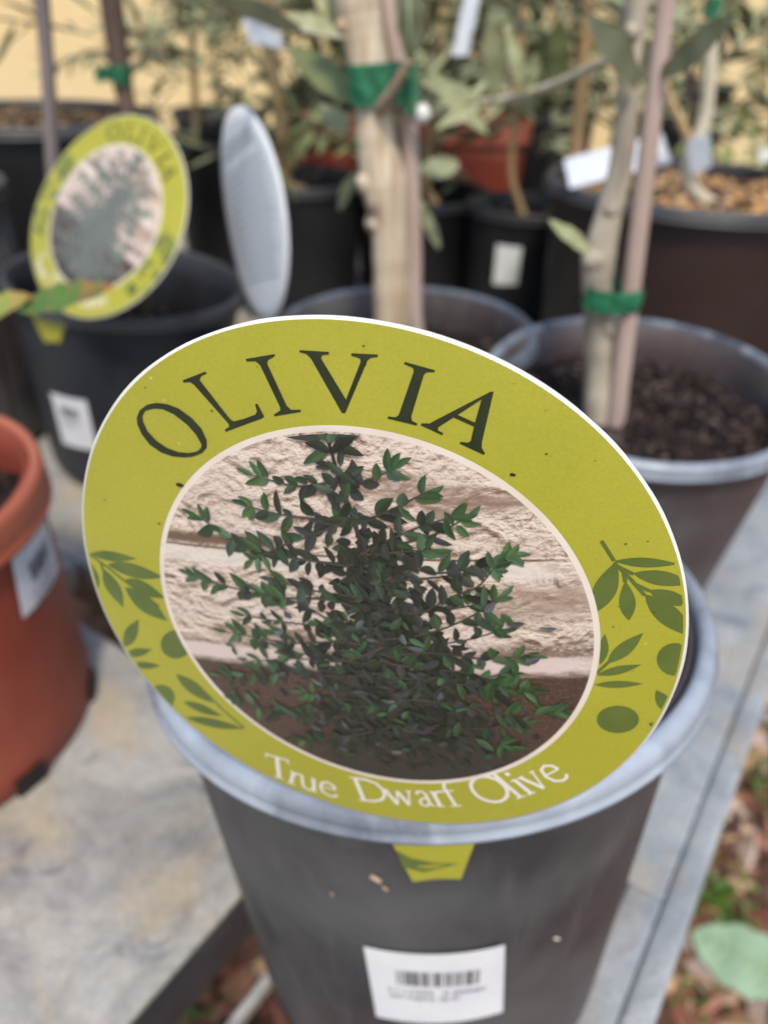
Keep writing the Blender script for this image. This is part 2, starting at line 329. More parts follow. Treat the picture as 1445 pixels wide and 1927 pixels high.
# bark chips and stones on the ground beside and under the bench
def chips(name, m, n, area, size, palette, parent=None, zf=None, label=None, flat=.45, seed=3, cat=None):
    rs = np.random.RandomState(seed); base = np.array([(0, 0, 1), (1, 0, 0), (0, 1, 0), (-1, 0, 0), (0, -1, 0), (0, 0, -1)], float)
    F = [(0, 1, 2), (0, 2, 3), (0, 3, 4), (0, 4, 1), (5, 2, 1), (5, 3, 2), (5, 4, 3), (5, 1, 4)]
    V = []; FF = []; CC = []
    for i in range(n):
        p = area(rs)
        if p is None: continue
        s = size[0]+(size[1]-size[0])*rs.rand()**2
        v = base*np.array([s*(.7+.8*rs.rand()), s*(.4+.5*rs.rand()), s*flat*(.6+.8*rs.rand())])+rs.randn(6, 3)*s*.16
        e = Matrix.Rotation(rs.rand()*6.28, 3, 'Z') @ Matrix.Rotation(rs.randn()*.5, 3, 'X'); v = v @ np.array(e).T
        k = len(V); z = (zf(p) if zf else 0); V += [tuple(q+np.array([p[0], p[1], z])) for q in v]
        FF += [tuple(j+k for j in q) for q in F]; c = palette[rs.randint(len(palette))]; g = .7+.6*rs.rand(); CC += [(c[0]*g, c[1]*g, c[2]*g)]*6
    o = mesh(name, V, FF, m, parent, False, CC, 'stuff')
    if label: o['label'] = label; o['category'] = cat or 'ground cover'
    return o
gz = lambda p: .03*noise.noise(Vector((p[0]*1.3, p[1]*1.3, 0)))+.004
PAL = [(.34, .17, .10), (.26, .10, .07), (.50, .33, .20), (.62, .44, .30), (.16, .08, .05), (.45, .22, .16), (.36, .24, .12), (.55, .42, .36), (.12, .07, .05)]
chips('bark_mulch', M['stone'], 11000, lambda r: (-.5+2.2*r.rand(), -.1+2.4*r.rand()), (.010, .044), PAL, None, gz, 'reddish brown bark chips and small stones covering the ground beside the bench', seed=5)
def weeds():
    mb = MB(); rs = random.Random(4)
    for (px, py, n, s) in ((1340, 1700, 70, .03), (1325, 1690, 50, .03), (1415, 1445, 25, .022), (1440, 1500, 20, .02), (330, 1890, 40, .03), (270, 1910, 40, .03), (1300, 1890, 15, .02)):
        c = atz(px, py, -1.08)
        for i in range(n):
            p = c+Vector((rs.gauss(0, s), rs.gauss(0, s), rs.uniform(0, .02))); a = rs.uniform(0, 6.28); l = rs.uniform(.008, .018); w = l*.4
            d = Vector((math.cos(a), math.sin(a), rs.uniform(.1, .9))).normalized(); sd_ = d.cross(Vector((0, 0, 1))).normalized(); g = rs.uniform(.6, 1.3)
            mb.add([p, p+d*l*.5+sd_*w, p+d*l, p+d*l*.5-sd_*w], [(0, 1, 2, 3)], (g, g, g*.8))
    o = mb.build('weeds', M['weed'], None, False, True); tag(o, 'low bright green weeds sprouting between the bark chips on the ground', 'weeds', kind='stuff')
M['weed'] = leaf_mat('weed_leaf', (.07, .16, .02), (.11, .22, .03), (.1, .2, .04))
weeds()
# rendered wall behind the plants
wb = MB(); wb.box((-3.4, 2.75, -.1), (3.6, 2.95, 1.9)); wall = wb.build('rendered_wall', M['wall'], None, False); tag(wall, 'sunlit ochre yellow rendered wall behind the rows of pots', 'wall')

# bench: axes along (L) and across (A)
LA = Vector((math.cos(R_(56.3)), math.sin(R_(56.3)), 0)); AC = Vector((LA.y, -LA.x, 0))
BM = Matrix(((LA.x, AC.x, 0), (LA.y, AC.y, 0), (0, 0, 1)))
bench = empty('nursery_bench', (0, 0, 0), 'long weathered grey plant bench with solid panels, open slots and slats carrying all the pots', 'bench')
BT = ZC-.366
def rbox(name, l0, l1, n0, n1, z0, z1, m, par, bev=.003):
    bm = bmesh.new(); bmesh.ops.create_cube(bm, size=1)
    for v in bm.verts: v.co = Vector((lerp(l0, l1, v.co.x+.5), lerp(n0, n1, v.co.y+.5), lerp(z0, z1, v.co.z+.5)))
    bmesh.ops.bevel(bm, geom=bm.edges[:], offset=bev, segments=3, affect='EDGES', profile=.6)
    for v in bm.verts: v.co = BM @ v.co
    me = bpy.data.meshes.new(name); bm.to_mesh(me); bm.free(); me.materials.append(m)
    me.polygons.foreach_set('use_smooth', [True]*len(me.polygons))
    o = bpy.data.objects.new(name, me); C.objects.link(o); o.parent = par; return o
rbox('panel', -.90, .206, -.95, -.164, BT-.0055, BT, M['bench'], bench, .0024)  # near end lengthened out of view to shade the ground beneath
rbox('frame_bar', -.90, .2055, -.185, -.1655, BT-.050, BT-.0062, M['bar'], bench, .002)
rbox('panel', .2065, .249, -.95, -.455, BT-.026, BT-.001, M['bench'], bench, .004)
rbox('panel', .2065, .249, -.19, -.1645, BT-.026, BT-.001, M['bench'], bench, .004)
rbox('panel', -.90, -.0605, -.1635, -.008, BT-.026, BT, M['bench'], bench, .005)  # unseen panel, added to keep sun off the ground below the slats
rbox('panel', .2495, .75, -.95, -.045, BT-.026, BT, M['bench'], bench, .002)
rbox('panel', .752, 1.30, -1.7, -.045, BT-.026, BT, M['bench'], bench, .002)
rbox('panel', 1.302, 1.95, -1.9, .010, BT-.026, BT, M['bench'], bench, .002)
rbox('edge_rail', -.90, 1.95, .0105, .0245, BT-.034, BT-.0006, M['bench_edge'], bench, .0036)
rbox('edge_rail', -.90, .2490, -.0075, .0100, BT-.028, BT, M['bench_edge'], bench, .002)
rbox('edge_rail', .2495, 1.2995, -.0448, .0100, BT-.026, BT-.0002, M['bench_edge'], bench, .002)
for k in range(6):
    n = -.131+k*.0240
    rbox('slat', -.06, .248, n-.0023, n+.0023, ZC-.386, ZC-.3765, M['slat'], bench, .0012)
for l, n in ((-.85, -.9), (-.85, -.01), (1.0, -1.6), (1.0, -.01), (1.9, -1.8), (1.9, -.01)):
    rbox('leg', l-.02, l+.02, n-.02, n+.02, -.02, BT-.034, M['leg'], bench, .002)
for l in (-.2, .27, .9, 1.6): rbox('crossbar', l-.015, l+.015, -.95, -.003, BT-.060, BT-.0345, M['leg'], bench, .002)
pipe = MB(); pipe.tube([(.62, .95, .05), (.80, .90, .052), (1.15, .78, .05)], .012, 12); tag(pipe.build('pale_pipe', M['slat']), 'pale grey pipe lying across the bark chips beside the bench', 'pipe')

# ------------------------------------------------------------------ pots
def rot_to(axis):
    a = Vector(axis).normalized(); e1 = Vector((0, 1, 0)).cross(a).normalized(); e2 = a.cross(e1)
    return Matrix(((e1.x, e2.x, a.x), (e1.y, e2.y, a.y), (e1.z, e2.z, a.z))).to_euler()
def sticker(pot, name, corners, rf, m=None, off=.0006, nx=10, ny=4):
    "a patch on the pot wall between four (angle, height) corners TL TR BR BL"
    V = []; (a0, h0), (a1, h1), (a2, h2), (a3, h3) = corners
    for j in range(ny+1):
        for i in range(nx+1):
            s, t = i/nx, j/ny
            a = lerp(lerp(a0, a1, s), lerp(a3, a2, s), t); h = lerp(lerp(h0, h1, s), lerp(h3, h2, s), t); r = rf(h)+off
            V.append((r*math.cos(R_(a)), r*math.sin(R_(a)), h))
    return mesh(name, V, [(j*(nx+1)+i, (j+1)*(nx+1)+i, (j+1)*(nx+1)+i+1, j*(nx+1)+i+1) for j in range(ny) for i in range(nx)], m or M['paper'], pot)
def make_pot(name, rim, axis, R, H, rb, body, lip, label, group=None, soil=.04, seed=0, liph=.0095, cat='pot', grains=500, soilmat=None, pal=None, gsize=(.0015, .006)):
    ax = Vector(axis).normalized(); base = Vector(rim)-ax*H
    root = empty(name, base, label, cat, group, rot_to(axis)); rs = random.Random(seed)
    k = R/.1; wob = lambda t, z: .004*math.sin(2*t+seed)+.002*math.sin(3*t+seed*2)
    rt_ = .93*R; rf = lambda h: lerp(rb, rt_, h/(H-liph*.9))
    b = MB(); hs = [0, .004, .02, .04, .3*H, .5*H, .7*H, .85*H, H-liph*.9]
    prof = [(rb-.006, .0), (rb, .004)]+[(rf(h), h) for h in hs[2:]]+[(rt_-.002, H-.003), (rt_-.0035, H-.004)]+[(rf(h)-.0028, h) for h in (H*.85, H*.6, H*.3, .006)]
    b.lathe(prof, 96, None, wob); b.build('pot_body', body, root)
    l = MB(); l.lathe([(.922*R, H-liph*1.6), (.924*R, H-.0035*k), (.932*R, H-.0010*k), (.948*R, H), (.968*R, H-.0006*k), (.984*R, H-.0022*k), (.991*R, H-.0042*k), (.990*R, H-liph*.70), (.986*R, H-liph*.80), (.999*R, H-liph*.88), (1.0*R, H-liph*1.0), (.985*R, H-liph*1.04), (rt_-.001, H-liph*1.0)], 128, None, wob)
    l.build('rim', lip, root)
    hz = H-soil; rr = rf(hz)-.004; n = 26; V = []; F = []
    for j in range(n+1):
        for i in range(48):
            r = rr*j/n; t = 2*PI*i/48; x, y = r*math.cos(t), r*math.sin(t)
            V.append((x, y, hz+.006*noise.noise(Vector((x*40, y*40, seed)))+.003*noise.noise(Vector((x*150, y*150, seed)))))
    F = [(j*48+i, j*48+(i+1) % 48, (j+1)*48+(i+1) % 48, (j+1)*48+i) for j in range(n) for i in range(48)]
    mesh('soil', V, F, soilmat or M['soil'], root)
    if grains:
        def area(r_):
            t = r_.rand()*6.283; q = rr*math.sqrt(r_.rand())*.97; return (q*math.cos(t), q*math.sin(t))
        chips('soil_crumbs', M['soil_bits'], grains, area, gsize, pal or [(.02, .013, .012), (.05, .035, .03), (.09, .06, .05), (.012, .01, .01), (.14, .11, .10)], root,
              lambda p: hz+.006*noise.noise(Vector((p[0]*40, p[1]*40, seed)))+.002, None, .6, seed+1)
    root['H'] = H; return root, rf
def barcode(parent, pot, a0, a1, h0, h1, rf, off=.0009, rows=2, seed=1):
    rs = random.Random(seed); mb = MB(); a = a0
    while a < a1:
        w = rs.choice([.28, .28, .5, .8])*(a1-a0)/17; e = min(a+w, a1)
        V = []
        for aa in (a, e):
            for h in (h1, h0): r = rf(h)+off; V.append((r*math.cos(R_(aa)), r*math.sin(R_(aa)), h))
        mb.add(V, [(0, 1, 3, 2)]); a = e+rs.choice([.25, .35, .6])*(a1-a0)/17
    o = mb.build('barcode', M['ink'], parent, False)
    mb = MB(); dh = (h1-h0)*.34
    for q in range(rows):
        hh = h0-dh*(1.0+q*1.35); a = a0-(a1-a0)*(.12 if q == 0 else .1); end = a1+(a1-a0)*(.10 if q == 0 else -.25)
        while a < end:
            w = rs.uniform(.25, .5)*(a1-a0)/12; hgt = dh*rs.uniform(.55, .95); V = []
            if rs.random() < .85:
                for aa in (a, a+w*.75):
                    for h in (hh, hh-hgt): r = rf(h)+off; V.append((r*math.cos(R_(aa)), r*math.sin(R_(aa)), h))
                mb.add(V, [(0, 1, 3, 2)])
            a += w*1.25
    mb.build('printed_text', M['ink_soft'], parent, False)
# main pot
P1, rf1 = make_pot('nursery_pot', (.0158765, .2080673, -.1730367+ZC), (-.06604536, .08558904, .99413909), .1, .2, .079, M['pot_grey'], M['lip_grey'],
    'large grey plastic pot in front with the big yellow tag clipped to its rim', 'grey nursery pots of young olive trees', .045, 1)
st1 = sticker(P1, 'price_sticker', [(-104.6, .1240), (-75.9, .1253), (-74.2, .0795), (-103.8, .0775)], rf1, M['paper'], .0006, 16, 6)
barcode(st1, P1, -98.1, -80.8, .1045, .1135, rf1)
# small marks stuck to its wall
for (a, h, s) in ((-101.5, .1645, .0022), (-99.5, .160, .0012), (-64, .117, .0012), (-110, .15, .0008)):
    mb = MB(); r = rf1(h)+.0005
    mb.tube([(r*math.cos(R_(a)), r*math.sin(R_(a)), h), ((r+.0005)*math.cos(R_(a+s*900)), (r+.0005)*math.sin(R_(a+s*900)), h-s*.6)], s*.35, 6); mb.build('dirt_speck', M['speck'] if 'speck' in M else M['print_cream'] if a == -64 else M['twig'], P1)
P2, rf2 = make_pot('nursery_pot', (.1655, .4540, -.19376+ZC), (-.02256, -.0800, .9965), .1035, .165, .078, M['pot_grey_b'], M['lip_grey'],
    'warm grey pot with dark soil behind and right of the big yellow tag', 'grey nursery pots of young olive trees', .03, 2, grains=3600, gsize=(.0006, .0034))
P3, rf3 = make_pot('nursery_pot', (-.2225, .6253, -.1899+ZC), (.1096, -.008, .994), .1, .17, .076, M['pot_navy'], M['lip_dark'],
    'dark charcoal pot at left holding the second smaller looking yellow tag', 'grey nursery pots of young olive trees', .055, 3)
P4, rf4 = make_pot('nursery_pot', (.01019, .53805, -.19377+ZC), (-.0256, -.0093, 1), .1, .168, .078, M['pot_grey'], M['lip_mid'],
    'charcoal pot with bluish inside directly behind the top of the big tag', 'grey nursery pots of young olive trees', .032, 4)
st3 = sticker(P3, 'price_sticker', [(-122, .090), (-98, .093), (-96, .044), (-121, .040)], rf3, M['paper'], .0006)
barcode(st3, P3, -116, -104, .072, .081, rf3, seed=4)
# terracotta pot
T1, rft = make_pot('terracotta_pot', (-.272, .302, -.200+ZC), (.0, .0, 1), .098, .166, .093, M['terra'], M['terra_lip'],
    'large terracotta coloured pot at the left edge with a pale blue barcode sticker', None, .032, 5, liph=.022, grains=500)
stt = sticker(T1, 'price_sticker', [(-10, .148), (17, .144), (15, .101), (-14, .104)], rft, M['paper'], .0006)
barcode(stt, T1, -5, 10, .116, .128, rft, rows=2, seed=9)
for a in (-30, -75, 15, -120):  # solid black blocks, the shade inside the base notches given as colour
    mb = MB(); mb.box((-.009, -.003, -.0005), (.009, .004, .012), Matrix.Rotation(R_(a+90), 4, 'Z') @ Matrix.Translation((0, -.0915, 0))); mb.build('dark_notch_block', M['pot_black'], T1, False)
# back row
TL_ = [(.32, .20, .10), (.20, .12, .07), (.45, .30, .16), (.12, .08, .05)]
backpots = [
 ('nursery_pot', (.300, .800, -.130), .150, .232, .125, 'pot_black_b', 'lip_dark', 'big faded black pot at right with gravel topping and white plant labels', 41, .018, 'T'),
 ('nursery_pot', (-.435, .985, -.108), .150, .255, .125, 'pot_black', 'lip_dark', 'big black pot at far left filled with orange brown bark behind the yellow tag', 42, .012, 'T'),
 ('nursery_pot', (-.430, .665, -.130), .095, .232, .085, 'pot_grey', 'lip_dark', 'tall ribbed grey pot cut off by the left edge beside the second tag', 43, .03, None),
 ('nursery_pot', (.040, 1.120, -.205), .100, .158, .085, 'pot_black', 'lip_black', 'black pot right behind the main trunk, left of the pot with a white label', 44, .03, None),
 ('nursery_pot', (-.135, 1.080, -.185), .095, .178, .082, 'pot_black', 'lip_black', 'black pot between the white blank tag and the main trunk', 45, .03, None),
 ('nursery_pot', (.172, 1.030, -.200), .078, .163, .068, 'pot_black', 'lip_black', 'small black pot with a blank white label on its side', 46, .02, None),
 ('nursery_pot', (-.255, 1.270, -.165), .100, .198, .085, 'pot_black', 'lip_black', 'black pot seen between the second yellow tag and the blank white tag', 47, .02, None),
 ('terracotta_pot', (.135, 1.470, -.150), .105, .214, .085, 'terra', 'terra_lip', 'terracotta pot in the back row right of the main trunk', 48, .02, None),
 ('terracotta_pot', (-.115, 1.500, -.160), .100, .204, .085, 'terra', 'terra_lip', 'terracotta pot in the back row just left of the main trunk', 49, .02, None),
]
BP = []
for nm, rim, R, H, rb, bo, li, lab, sd2, so, pal in backpots:
    grp = 'black pots in the back rows' if nm == 'nursery_pot' else 'terracotta pots in the back row'
    r_, f_ = make_pot(nm, (rim[0], rim[1], rim[2]+ZC), (0, 0, 1), R, H, rb, M[bo], M[li], lab, grp, so, sd2, .012 if 'terra' not in nm else .03, grains=(900 if pal else 120), pal=(TL_ if pal else None))
    BP.append((r_, f_))
wl_ = sticker(BP[5][0], 'blank_label', [(-124, .124), (-98, .124), (-98, .076), (-124, .073)], BP[5][1], M['card_white'], .0008)
# ribs on the tall grey pot
mb = MB()
for k in range(40):
    a = 2*PI*k/40; mb.tube([(BP[2][1](h)*math.cos(a), BP[2][1](h)*math.sin(a), h) for h in (.02, .2)], .0011, 5)
mb.build('rib', M['pot_grey'], BP[2][0], kind='stuff')
# orange gravel heap in the big right pot
def gv(r):
    t = r.rand()*6.283; q = .12*math.sqrt(r.rand()); x, y = .02+q*math.cos(t), q*math.sin(t)*.9
    return (x, y) if x > -.02 or r.rand() < .25 else None
chips('gravel_topping', M['stone'], 900, gv, (.003, .010), [(.62, .36, .14), (.5, .28, .12), (.7, .5, .28), (.3, .18, .1), (.18, .1, .07)], BP[0][0], lambda p: .232-.018+.012*max(0, noise.noise(Vector((p[0]*20, p[1]*20, 3)))+.4), None, .7, 12)

# ------------------------------------------------------------------ the tags
ART = json.loads(r'''{"letters":[[[[-0.6877,0.6129],[-0.6737,0.6402],[-0.6432,0.6637],[-0.6109,0.6757],[-0.5726,0.6792],[-0.5359,0.6737],[-0.4936,0.653],[-0.4631,0.6251],[-0.449,0.5934],[-0.451,0.5685],[-0.4698,0.5467],[-0.5014,0.5291],[-0.5327,0.5192],[-0.5757,0.5139],[-0.6143,0.5182],[-0.6518,0.5352],[-0.6762,0.5622],[-0.6882,0.5916]],[[-0.6663,0.6245],[-0.6536,0.6431],[-0.6209,0.6567],[-0.5898,0.661],[-0.5529,0.6527],[-0.5105,0.6292],[-0.4833,0.6037],[-0.4673,0.5756],[-0.4708,0.5607],[-0.4884,0.5477],[-0.5157,0.5375],[-0.5504,0.5327],[-0.5885,0.5372],[-0.6257,0.5534],[-0.6542,0.5778],[-0.6662,0.607]]],[[[-0.5129,0.7615],[-0.4375,0.7999],[-0.433,0.7957],[-0.4519,0.7849],[-0.4584,0.773],[-0.3692,0.6749],[-0.357,0.6686],[-0.3253,0.6817],[-0.2885,0.7014],[-0.2827,0.7121],[-0.288,0.7318],[-0.2806,0.7343],[-0.2617,0.7009],[-0.2673,0.6947],[-0.3837,0.6326],[-0.3869,0.6381],[-0.3721,0.6497],[-0.373,0.6582],[-0.4775,0.7563],[-0.4892,0.7612],[-0.512,0.7558]]],[[[-0.3111,0.8552],[-0.2268,0.8807],[-0.2256,0.8761],[-0.2462,0.8625],[-0.2484,0.8514],[-0.1938,0.7431],[-0.181,0.7337],[-0.1534,0.7382],[-0.1528,0.7326],[-0.231,0.7068],[-0.2322,0.7111],[-0.2122,0.7273],[-0.2134,0.7367],[-0.2692,0.8453],[-0.2819,0.8536],[-0.3094,0.8494]]],[[[-0.1563,0.901],[-0.0758,0.907],[-0.0757,0.9007],[-0.0942,0.8966],[-0.0971,0.8875],[-0.0263,0.7861],[0.0098,0.8927],[0.0077,0.901],[-0.0159,0.9055],[-0.0161,0.9112],[0.0534,0.9163],[0.0537,0.9106],[0.0354,0.9062],[0.0271,0.8977],[-0.0271,0.749],[-0.0363,0.7476],[-0.1244,0.8838],[-0.1367,0.8938],[-0.1563,0.8964]]],[[[0.1239,0.9059],[0.2014,0.8932],[0.2007,0.8886],[0.1818,0.8864],[0.1745,0.8793],[0.1502,0.7629],[0.1533,0.7523],[0.1677,0.7469],[0.167,0.7413],[0.0884,0.7502],[0.0893,0.7559],[0.1095,0.7562],[0.1173,0.7634],[0.1482,0.8837],[0.1463,0.8932],[0.122,0.9006]]],[[[0.3445,0.8534],[0.3521,0.8542],[0.3391,0.7163],[0.3403,0.7009],[0.3505,0.6865],[0.3488,0.6819],[0.2829,0.7056],[0.2841,0.7107],[0.3042,0.7108],[0.3104,0.7171],[0.3146,0.7569],[0.2598,0.7757],[0.2226,0.7437],[0.2234,0.7345],[0.2372,0.7295],[0.2361,0.7232],[0.1773,0.7433],[0.1792,0.749],[0.2,0.7511],[0.2125,0.7607]],[[0.2693,0.7834],[0.3156,0.7679],[0.3251,0.8317]]]],"leaf":[[-0.9803,0.0315,-0.7715,0.0795,0.046],[-0.9076,0.0102,-0.6673,0.0346,0.0671],[-0.8404,-0.0318,-0.6771,-0.0588,0.0705],[-0.8476,-0.0697,-0.6851,-0.1662,0.1008],[-0.9292,-0.0155,-0.8745,-0.1723,0.0825],[-0.9864,-0.0073,-0.9833,-0.1351,0.0551],[-0.9154,-0.3838,-0.8135,-0.2054,0.0534],[-0.9205,-0.431,-0.7804,-0.3407,0.0407],[-0.9,-0.4744,-0.7569,-0.4178,0.0387],[-0.6928,-0.4376,-0.5484,-0.541,0.0873],[-0.688,-0.5918,-0.5157,-0.6018,0.0602],[-0.6926,-0.6903,-0.4256,-0.6396,0.0601],[0.733,0.4034,0.9045,0.4105,0.0343],[0.7163,0.2241,0.7399,0.4042,0.0702],[0.7895,0.3695,0.9569,0.3508,0.0519],[0.8127,0.208,0.775,0.3429,0.0483],[0.8433,0.3181,0.9751,0.2768,0.0484],[0.8365,0.3029,1.0024,0.166,0.0674],[0.7655,0.0327,0.7569,0.1514,0.0367],[0.7842,0.04,0.8609,0.1693,0.0505],[0.7627,-0.011,0.8819,0.0502,0.0358],[0.7637,-0.0508,0.9025,-0.024,0.0328],[0.9443,-0.0442,1.0222,-0.1506,0.0478],[0.9533,-0.1851,1.0061,-0.2051,0.0292]],"stem":[[[-0.9808,0.029],[-0.9057,-0.0029],[-0.8379,-0.0427],[-0.7107,-0.1062]],[[-0.938,0.0092],[-0.9318,-0.0281]],[[-0.579,-0.4844],[-0.5105,-0.5619],[-0.4295,-0.6349]],[[0.6876,0.4633],[0.733,0.4034]],[[0.734,0.3983],[0.7861,0.3514],[0.8373,0.2993]],[[0.7623,0.377],[0.776,0.3377]],[[0.7478,0.3859],[0.793,0.3663]],[[0.8009,0.3351],[0.8483,0.3151]],[[0.7611,-0.0026],[0.7886,0.0491]]],"olive":[[[-0.5988,-0.2474],[-0.6059,-0.2731],[-0.6196,-0.2991],[-0.6387,-0.3226],[-0.6611,-0.341],[-0.6843,-0.3521],[-0.7058,-0.3545],[-0.723,-0.3479],[-0.7339,-0.333],[-0.7373,-0.3115],[-0.733,-0.286],[-0.7214,-0.2594],[-0.7042,-0.2346],[-0.6831,-0.2143],[-0.6605,-0.2005],[-0.6388,-0.1945],[-0.6202,-0.1969],[-0.6064,-0.2073],[-0.599,-0.2247]],[[-0.7219,-0.5816],[-0.7303,-0.6097],[-0.7456,-0.6387],[-0.7664,-0.6653],[-0.7904,-0.6866],[-0.8149,-0.7001],[-0.8372,-0.704],[-0.8546,-0.6978],[-0.8652,-0.6823],[-0.8677,-0.6593],[-0.862,-0.6314],[-0.8489,-0.6021],[-0.83,-0.5743],[-0.8074,-0.5512],[-0.7835,-0.535],[-0.7608,-0.5272],[-0.7417,-0.5286],[-0.728,-0.5389],[-0.7211,-0.5572]],[[0.9219,-0.1737],[0.9227,-0.1937],[0.9166,-0.213],[0.9043,-0.2295],[0.8869,-0.2412],[0.8665,-0.2469],[0.8453,-0.2458],[0.8257,-0.238],[0.8099,-0.2244],[0.7996,-0.2065],[0.7959,-0.1864],[0.7991,-0.1663],[0.8088,-0.1484],[0.8239,-0.1346],[0.8428,-0.1264],[0.8634,-0.1244],[0.8835,-0.129],[0.9012,-0.1395],[0.9145,-0.155]],[[1.0216,0.0884],[1.0237,0.0681],[1.0201,0.0491],[1.011,0.0336],[0.9974,0.0233],[0.9808,0.0194],[0.963,0.0224],[0.946,0.032],[0.9318,0.047],[0.9219,0.0659],[0.9173,0.0863],[0.9185,0.1062],[0.9253,0.1233],[0.9368,0.1358],[0.9519,0.1426],[0.9689,0.1428],[0.9861,0.1366],[1.0016,0.1246],[1.0139,0.1079]]],"text":[["T",[-0.3562,-0.9089],[-0.2597,-0.911]],["r",[-0.2743,-0.922],[-0.2249,-0.9324]],["u",[-0.2204,-0.9341],[-0.146,-0.9364]],["e",[-0.135,-0.9387],[-0.0591,-0.933]],["D",[0.0246,-0.9087],[0.1525,-0.8765]],["w",[0.1526,-0.8802],[0.2596,-0.8444]],["a",[0.2657,-0.8418],[0.3237,-0.821]],["r",[0.3296,-0.8186],[0.3765,-0.7994]],["f",[0.3804,-0.7979],[0.4375,-0.7683]],["O",[0.4856,-0.7397],[0.6039,-0.6711]],["l",[0.6071,-0.6668],[0.6351,-0.6382]],["i",[0.6418,-0.6329],[0.6658,-0.6064]],["v",[0.6693,-0.6053],[0.7155,-0.5486]],["e",[0.7206,-0.5471],[0.7666,-0.4901]]],"branch":[[[-0.079,0.686],[-0.0386,0.5511],[0.008,0.4217],[0.0642,0.2459],[0.097,0.0458],[0.1379,-0.2022],[0.2003,-0.5755]],[[-0.0619,0.5385],[-0.1661,0.5065],[-0.2989,0.514]],[[-0.038,0.509],[0.053,0.5704],[0.1183,0.6103]],[[-0.0124,0.3996],[-0.1017,0.4084],[-0.2186,0.4014],[-0.3218,0.4056]],[[0.0034,0.4118],[0.1029,0.4747],[0.161,0.5188],[0.2033,0.5506]],[[0.0297,0.3157],[0.1224,0.3899],[0.2107,0.4502],[0.2963,0.4934]],[[0.0639,0.2557],[-0.0353,0.2629],[-0.2415,0.2531],[-0.3843,0.2764],[-0.5006,0.3284]],[[0.0736,0.2083],[0.175,0.2886],[0.2683,0.2972],[0.3783,0.3447],[0.4552,0.3841]],[[0.0681,0.1036],[-0.0694,0.1224],[-0.2494,0.0849],[-0.4196,0.0797],[-0.5477,0.0808]],[[0.0933,0.1097],[0.2162,0.138],[0.3062,0.2175],[0.3787,0.2699],[0.4223,0.3519]],[[0.0953,0.0454],[-0.0347,0.0338],[-0.1766,0.0833],[-0.3047,0.0911]],[[0.1051,0.0034],[0.2376,0.058],[0.36,0.1477],[0.4429,0.2428]],[[0.1148,-0.0281],[-0.035,-0.0458],[-0.2214,-0.1013],[-0.439,-0.123]],[[0.1245,-0.0602],[0.2755,-0.0105],[0.4071,-0.0028],[0.5322,0.0299]],[[0.1355,-0.1286],[-0.0361,-0.2042],[-0.2288,-0.2414],[-0.4859,-0.3613]],[[0.1451,-0.1503],[0.3012,-0.1325],[0.4524,-0.1192],[0.5839,-0.1133]],[[0.1574,-0.2476],[0.3424,-0.2206],[0.5151,-0.2267],[0.6915,-0.1742]],[[0.1493,-0.2763],[-0.0381,-0.3645],[-0.2425,-0.4682],[-0.4544,-0.4633]],[[0.1802,-0.3751],[-0.0006,-0.4958],[-0.2096,-0.609]],[[0.1904,-0.4],[0.372,-0.3712],[0.5501,-0.3757]],[[-0.0128,0.4265],[-0.1019,0.3625],[-0.2047,0.3012],[-0.3154,0.2142]],[[0.0458,0.3191],[0.1402,0.3475],[0.2391,0.3752]],[[0.1061,-0.0304],[-0.0171,-0.1239],[-0.1861,-0.1636],[-0.3476,-0.2303]],[[0.1343,-0.0929],[0.2467,-0.0868],[0.3807,-0.0702],[0.5009,-0.108]]],"tagM":[[0.9698,0.00253,-0.24388],[-0.24389,0.01007,-0.96975],[-0.0,0.99995,0.01038]],"tagC":[-0.00653,0.12115,-0.11413],"bend":[-0.084,-0.01012,-0.0535,-0.03778],"ri":[0.7138,-0.0064,0.039],"specks":[[-0.557,0.42,0.012],[0.4293,0.6349,0.007],[0.3782,1.01,0.005],[-0.8632,0.2853,0.003],[-0.654,0.2559,0.004],[0.6292,0.6959,0.002],[-0.4245,0.6882,0.003],[0.5168,0.6981,0.002],[0.7522,0.4619,0.003],[0.3988,0.8796,0.002],[-0.2099,0.7446,0.002],[0.3227,0.1193,0.002]]}''')
TS = .07*.905; A_, B_, C_, G_ = ART['bend']
def tp(u, v, lay=0.0):
    "flat tag coordinates (unit radius) -> local point on the slightly curled card; lay = metres above its face"
    w = A_*u*u+B_*u*v+C_*v*v+G_*u*u*v
    return Vector((u*TS, v*TS, w*TS+lay))
def clampr(u, v, rm):
    r = math.hypot(u, v); return (u, v) if r <= rm else (u*rm/r, v*rm/r)
RI, OY, OX = ART['ri']
ROTA = R_(12.4)
def disc(name, m, parent, ru, cx, cy, lay, rings=24, seg=120, uv=False):
    V = []; UV = []
    for j in range(rings+1):
        for i in range(seg):
            t = 2*PI*i/seg; u, v = cx+ru*j/rings*math.cos(t), cy+ru*j/rings*math.sin(t); V.append(tp(u, v, lay))
            UV.append((u*math.cos(ROTA)+v*math.sin(ROTA), -u*math.sin(ROTA)+v*math.cos(ROTA)))
    F = [(j*seg+i, j*seg+(i+1) % seg, (j+1)*seg+(i+1) % seg, (j+1)*seg+i) for j in range(1, rings) for i in range(seg)]+[(0, seg+i, seg+(i+1) % seg) for i in range(seg)]
    return mesh(name, V, F, m, parent, True, None, None, UV if uv else None)
tagroot = empty('plant_tag', Vector(ART['tagC'])*.905+Vector((0, 0, ZC)), 'large round lime yellow plant tag in front with dark serif lettering and a shrub picture', 'plant tag', 'round yellow plant tags')
tagroot.rotation_euler = Matrix(ART['tagM']).to_euler()
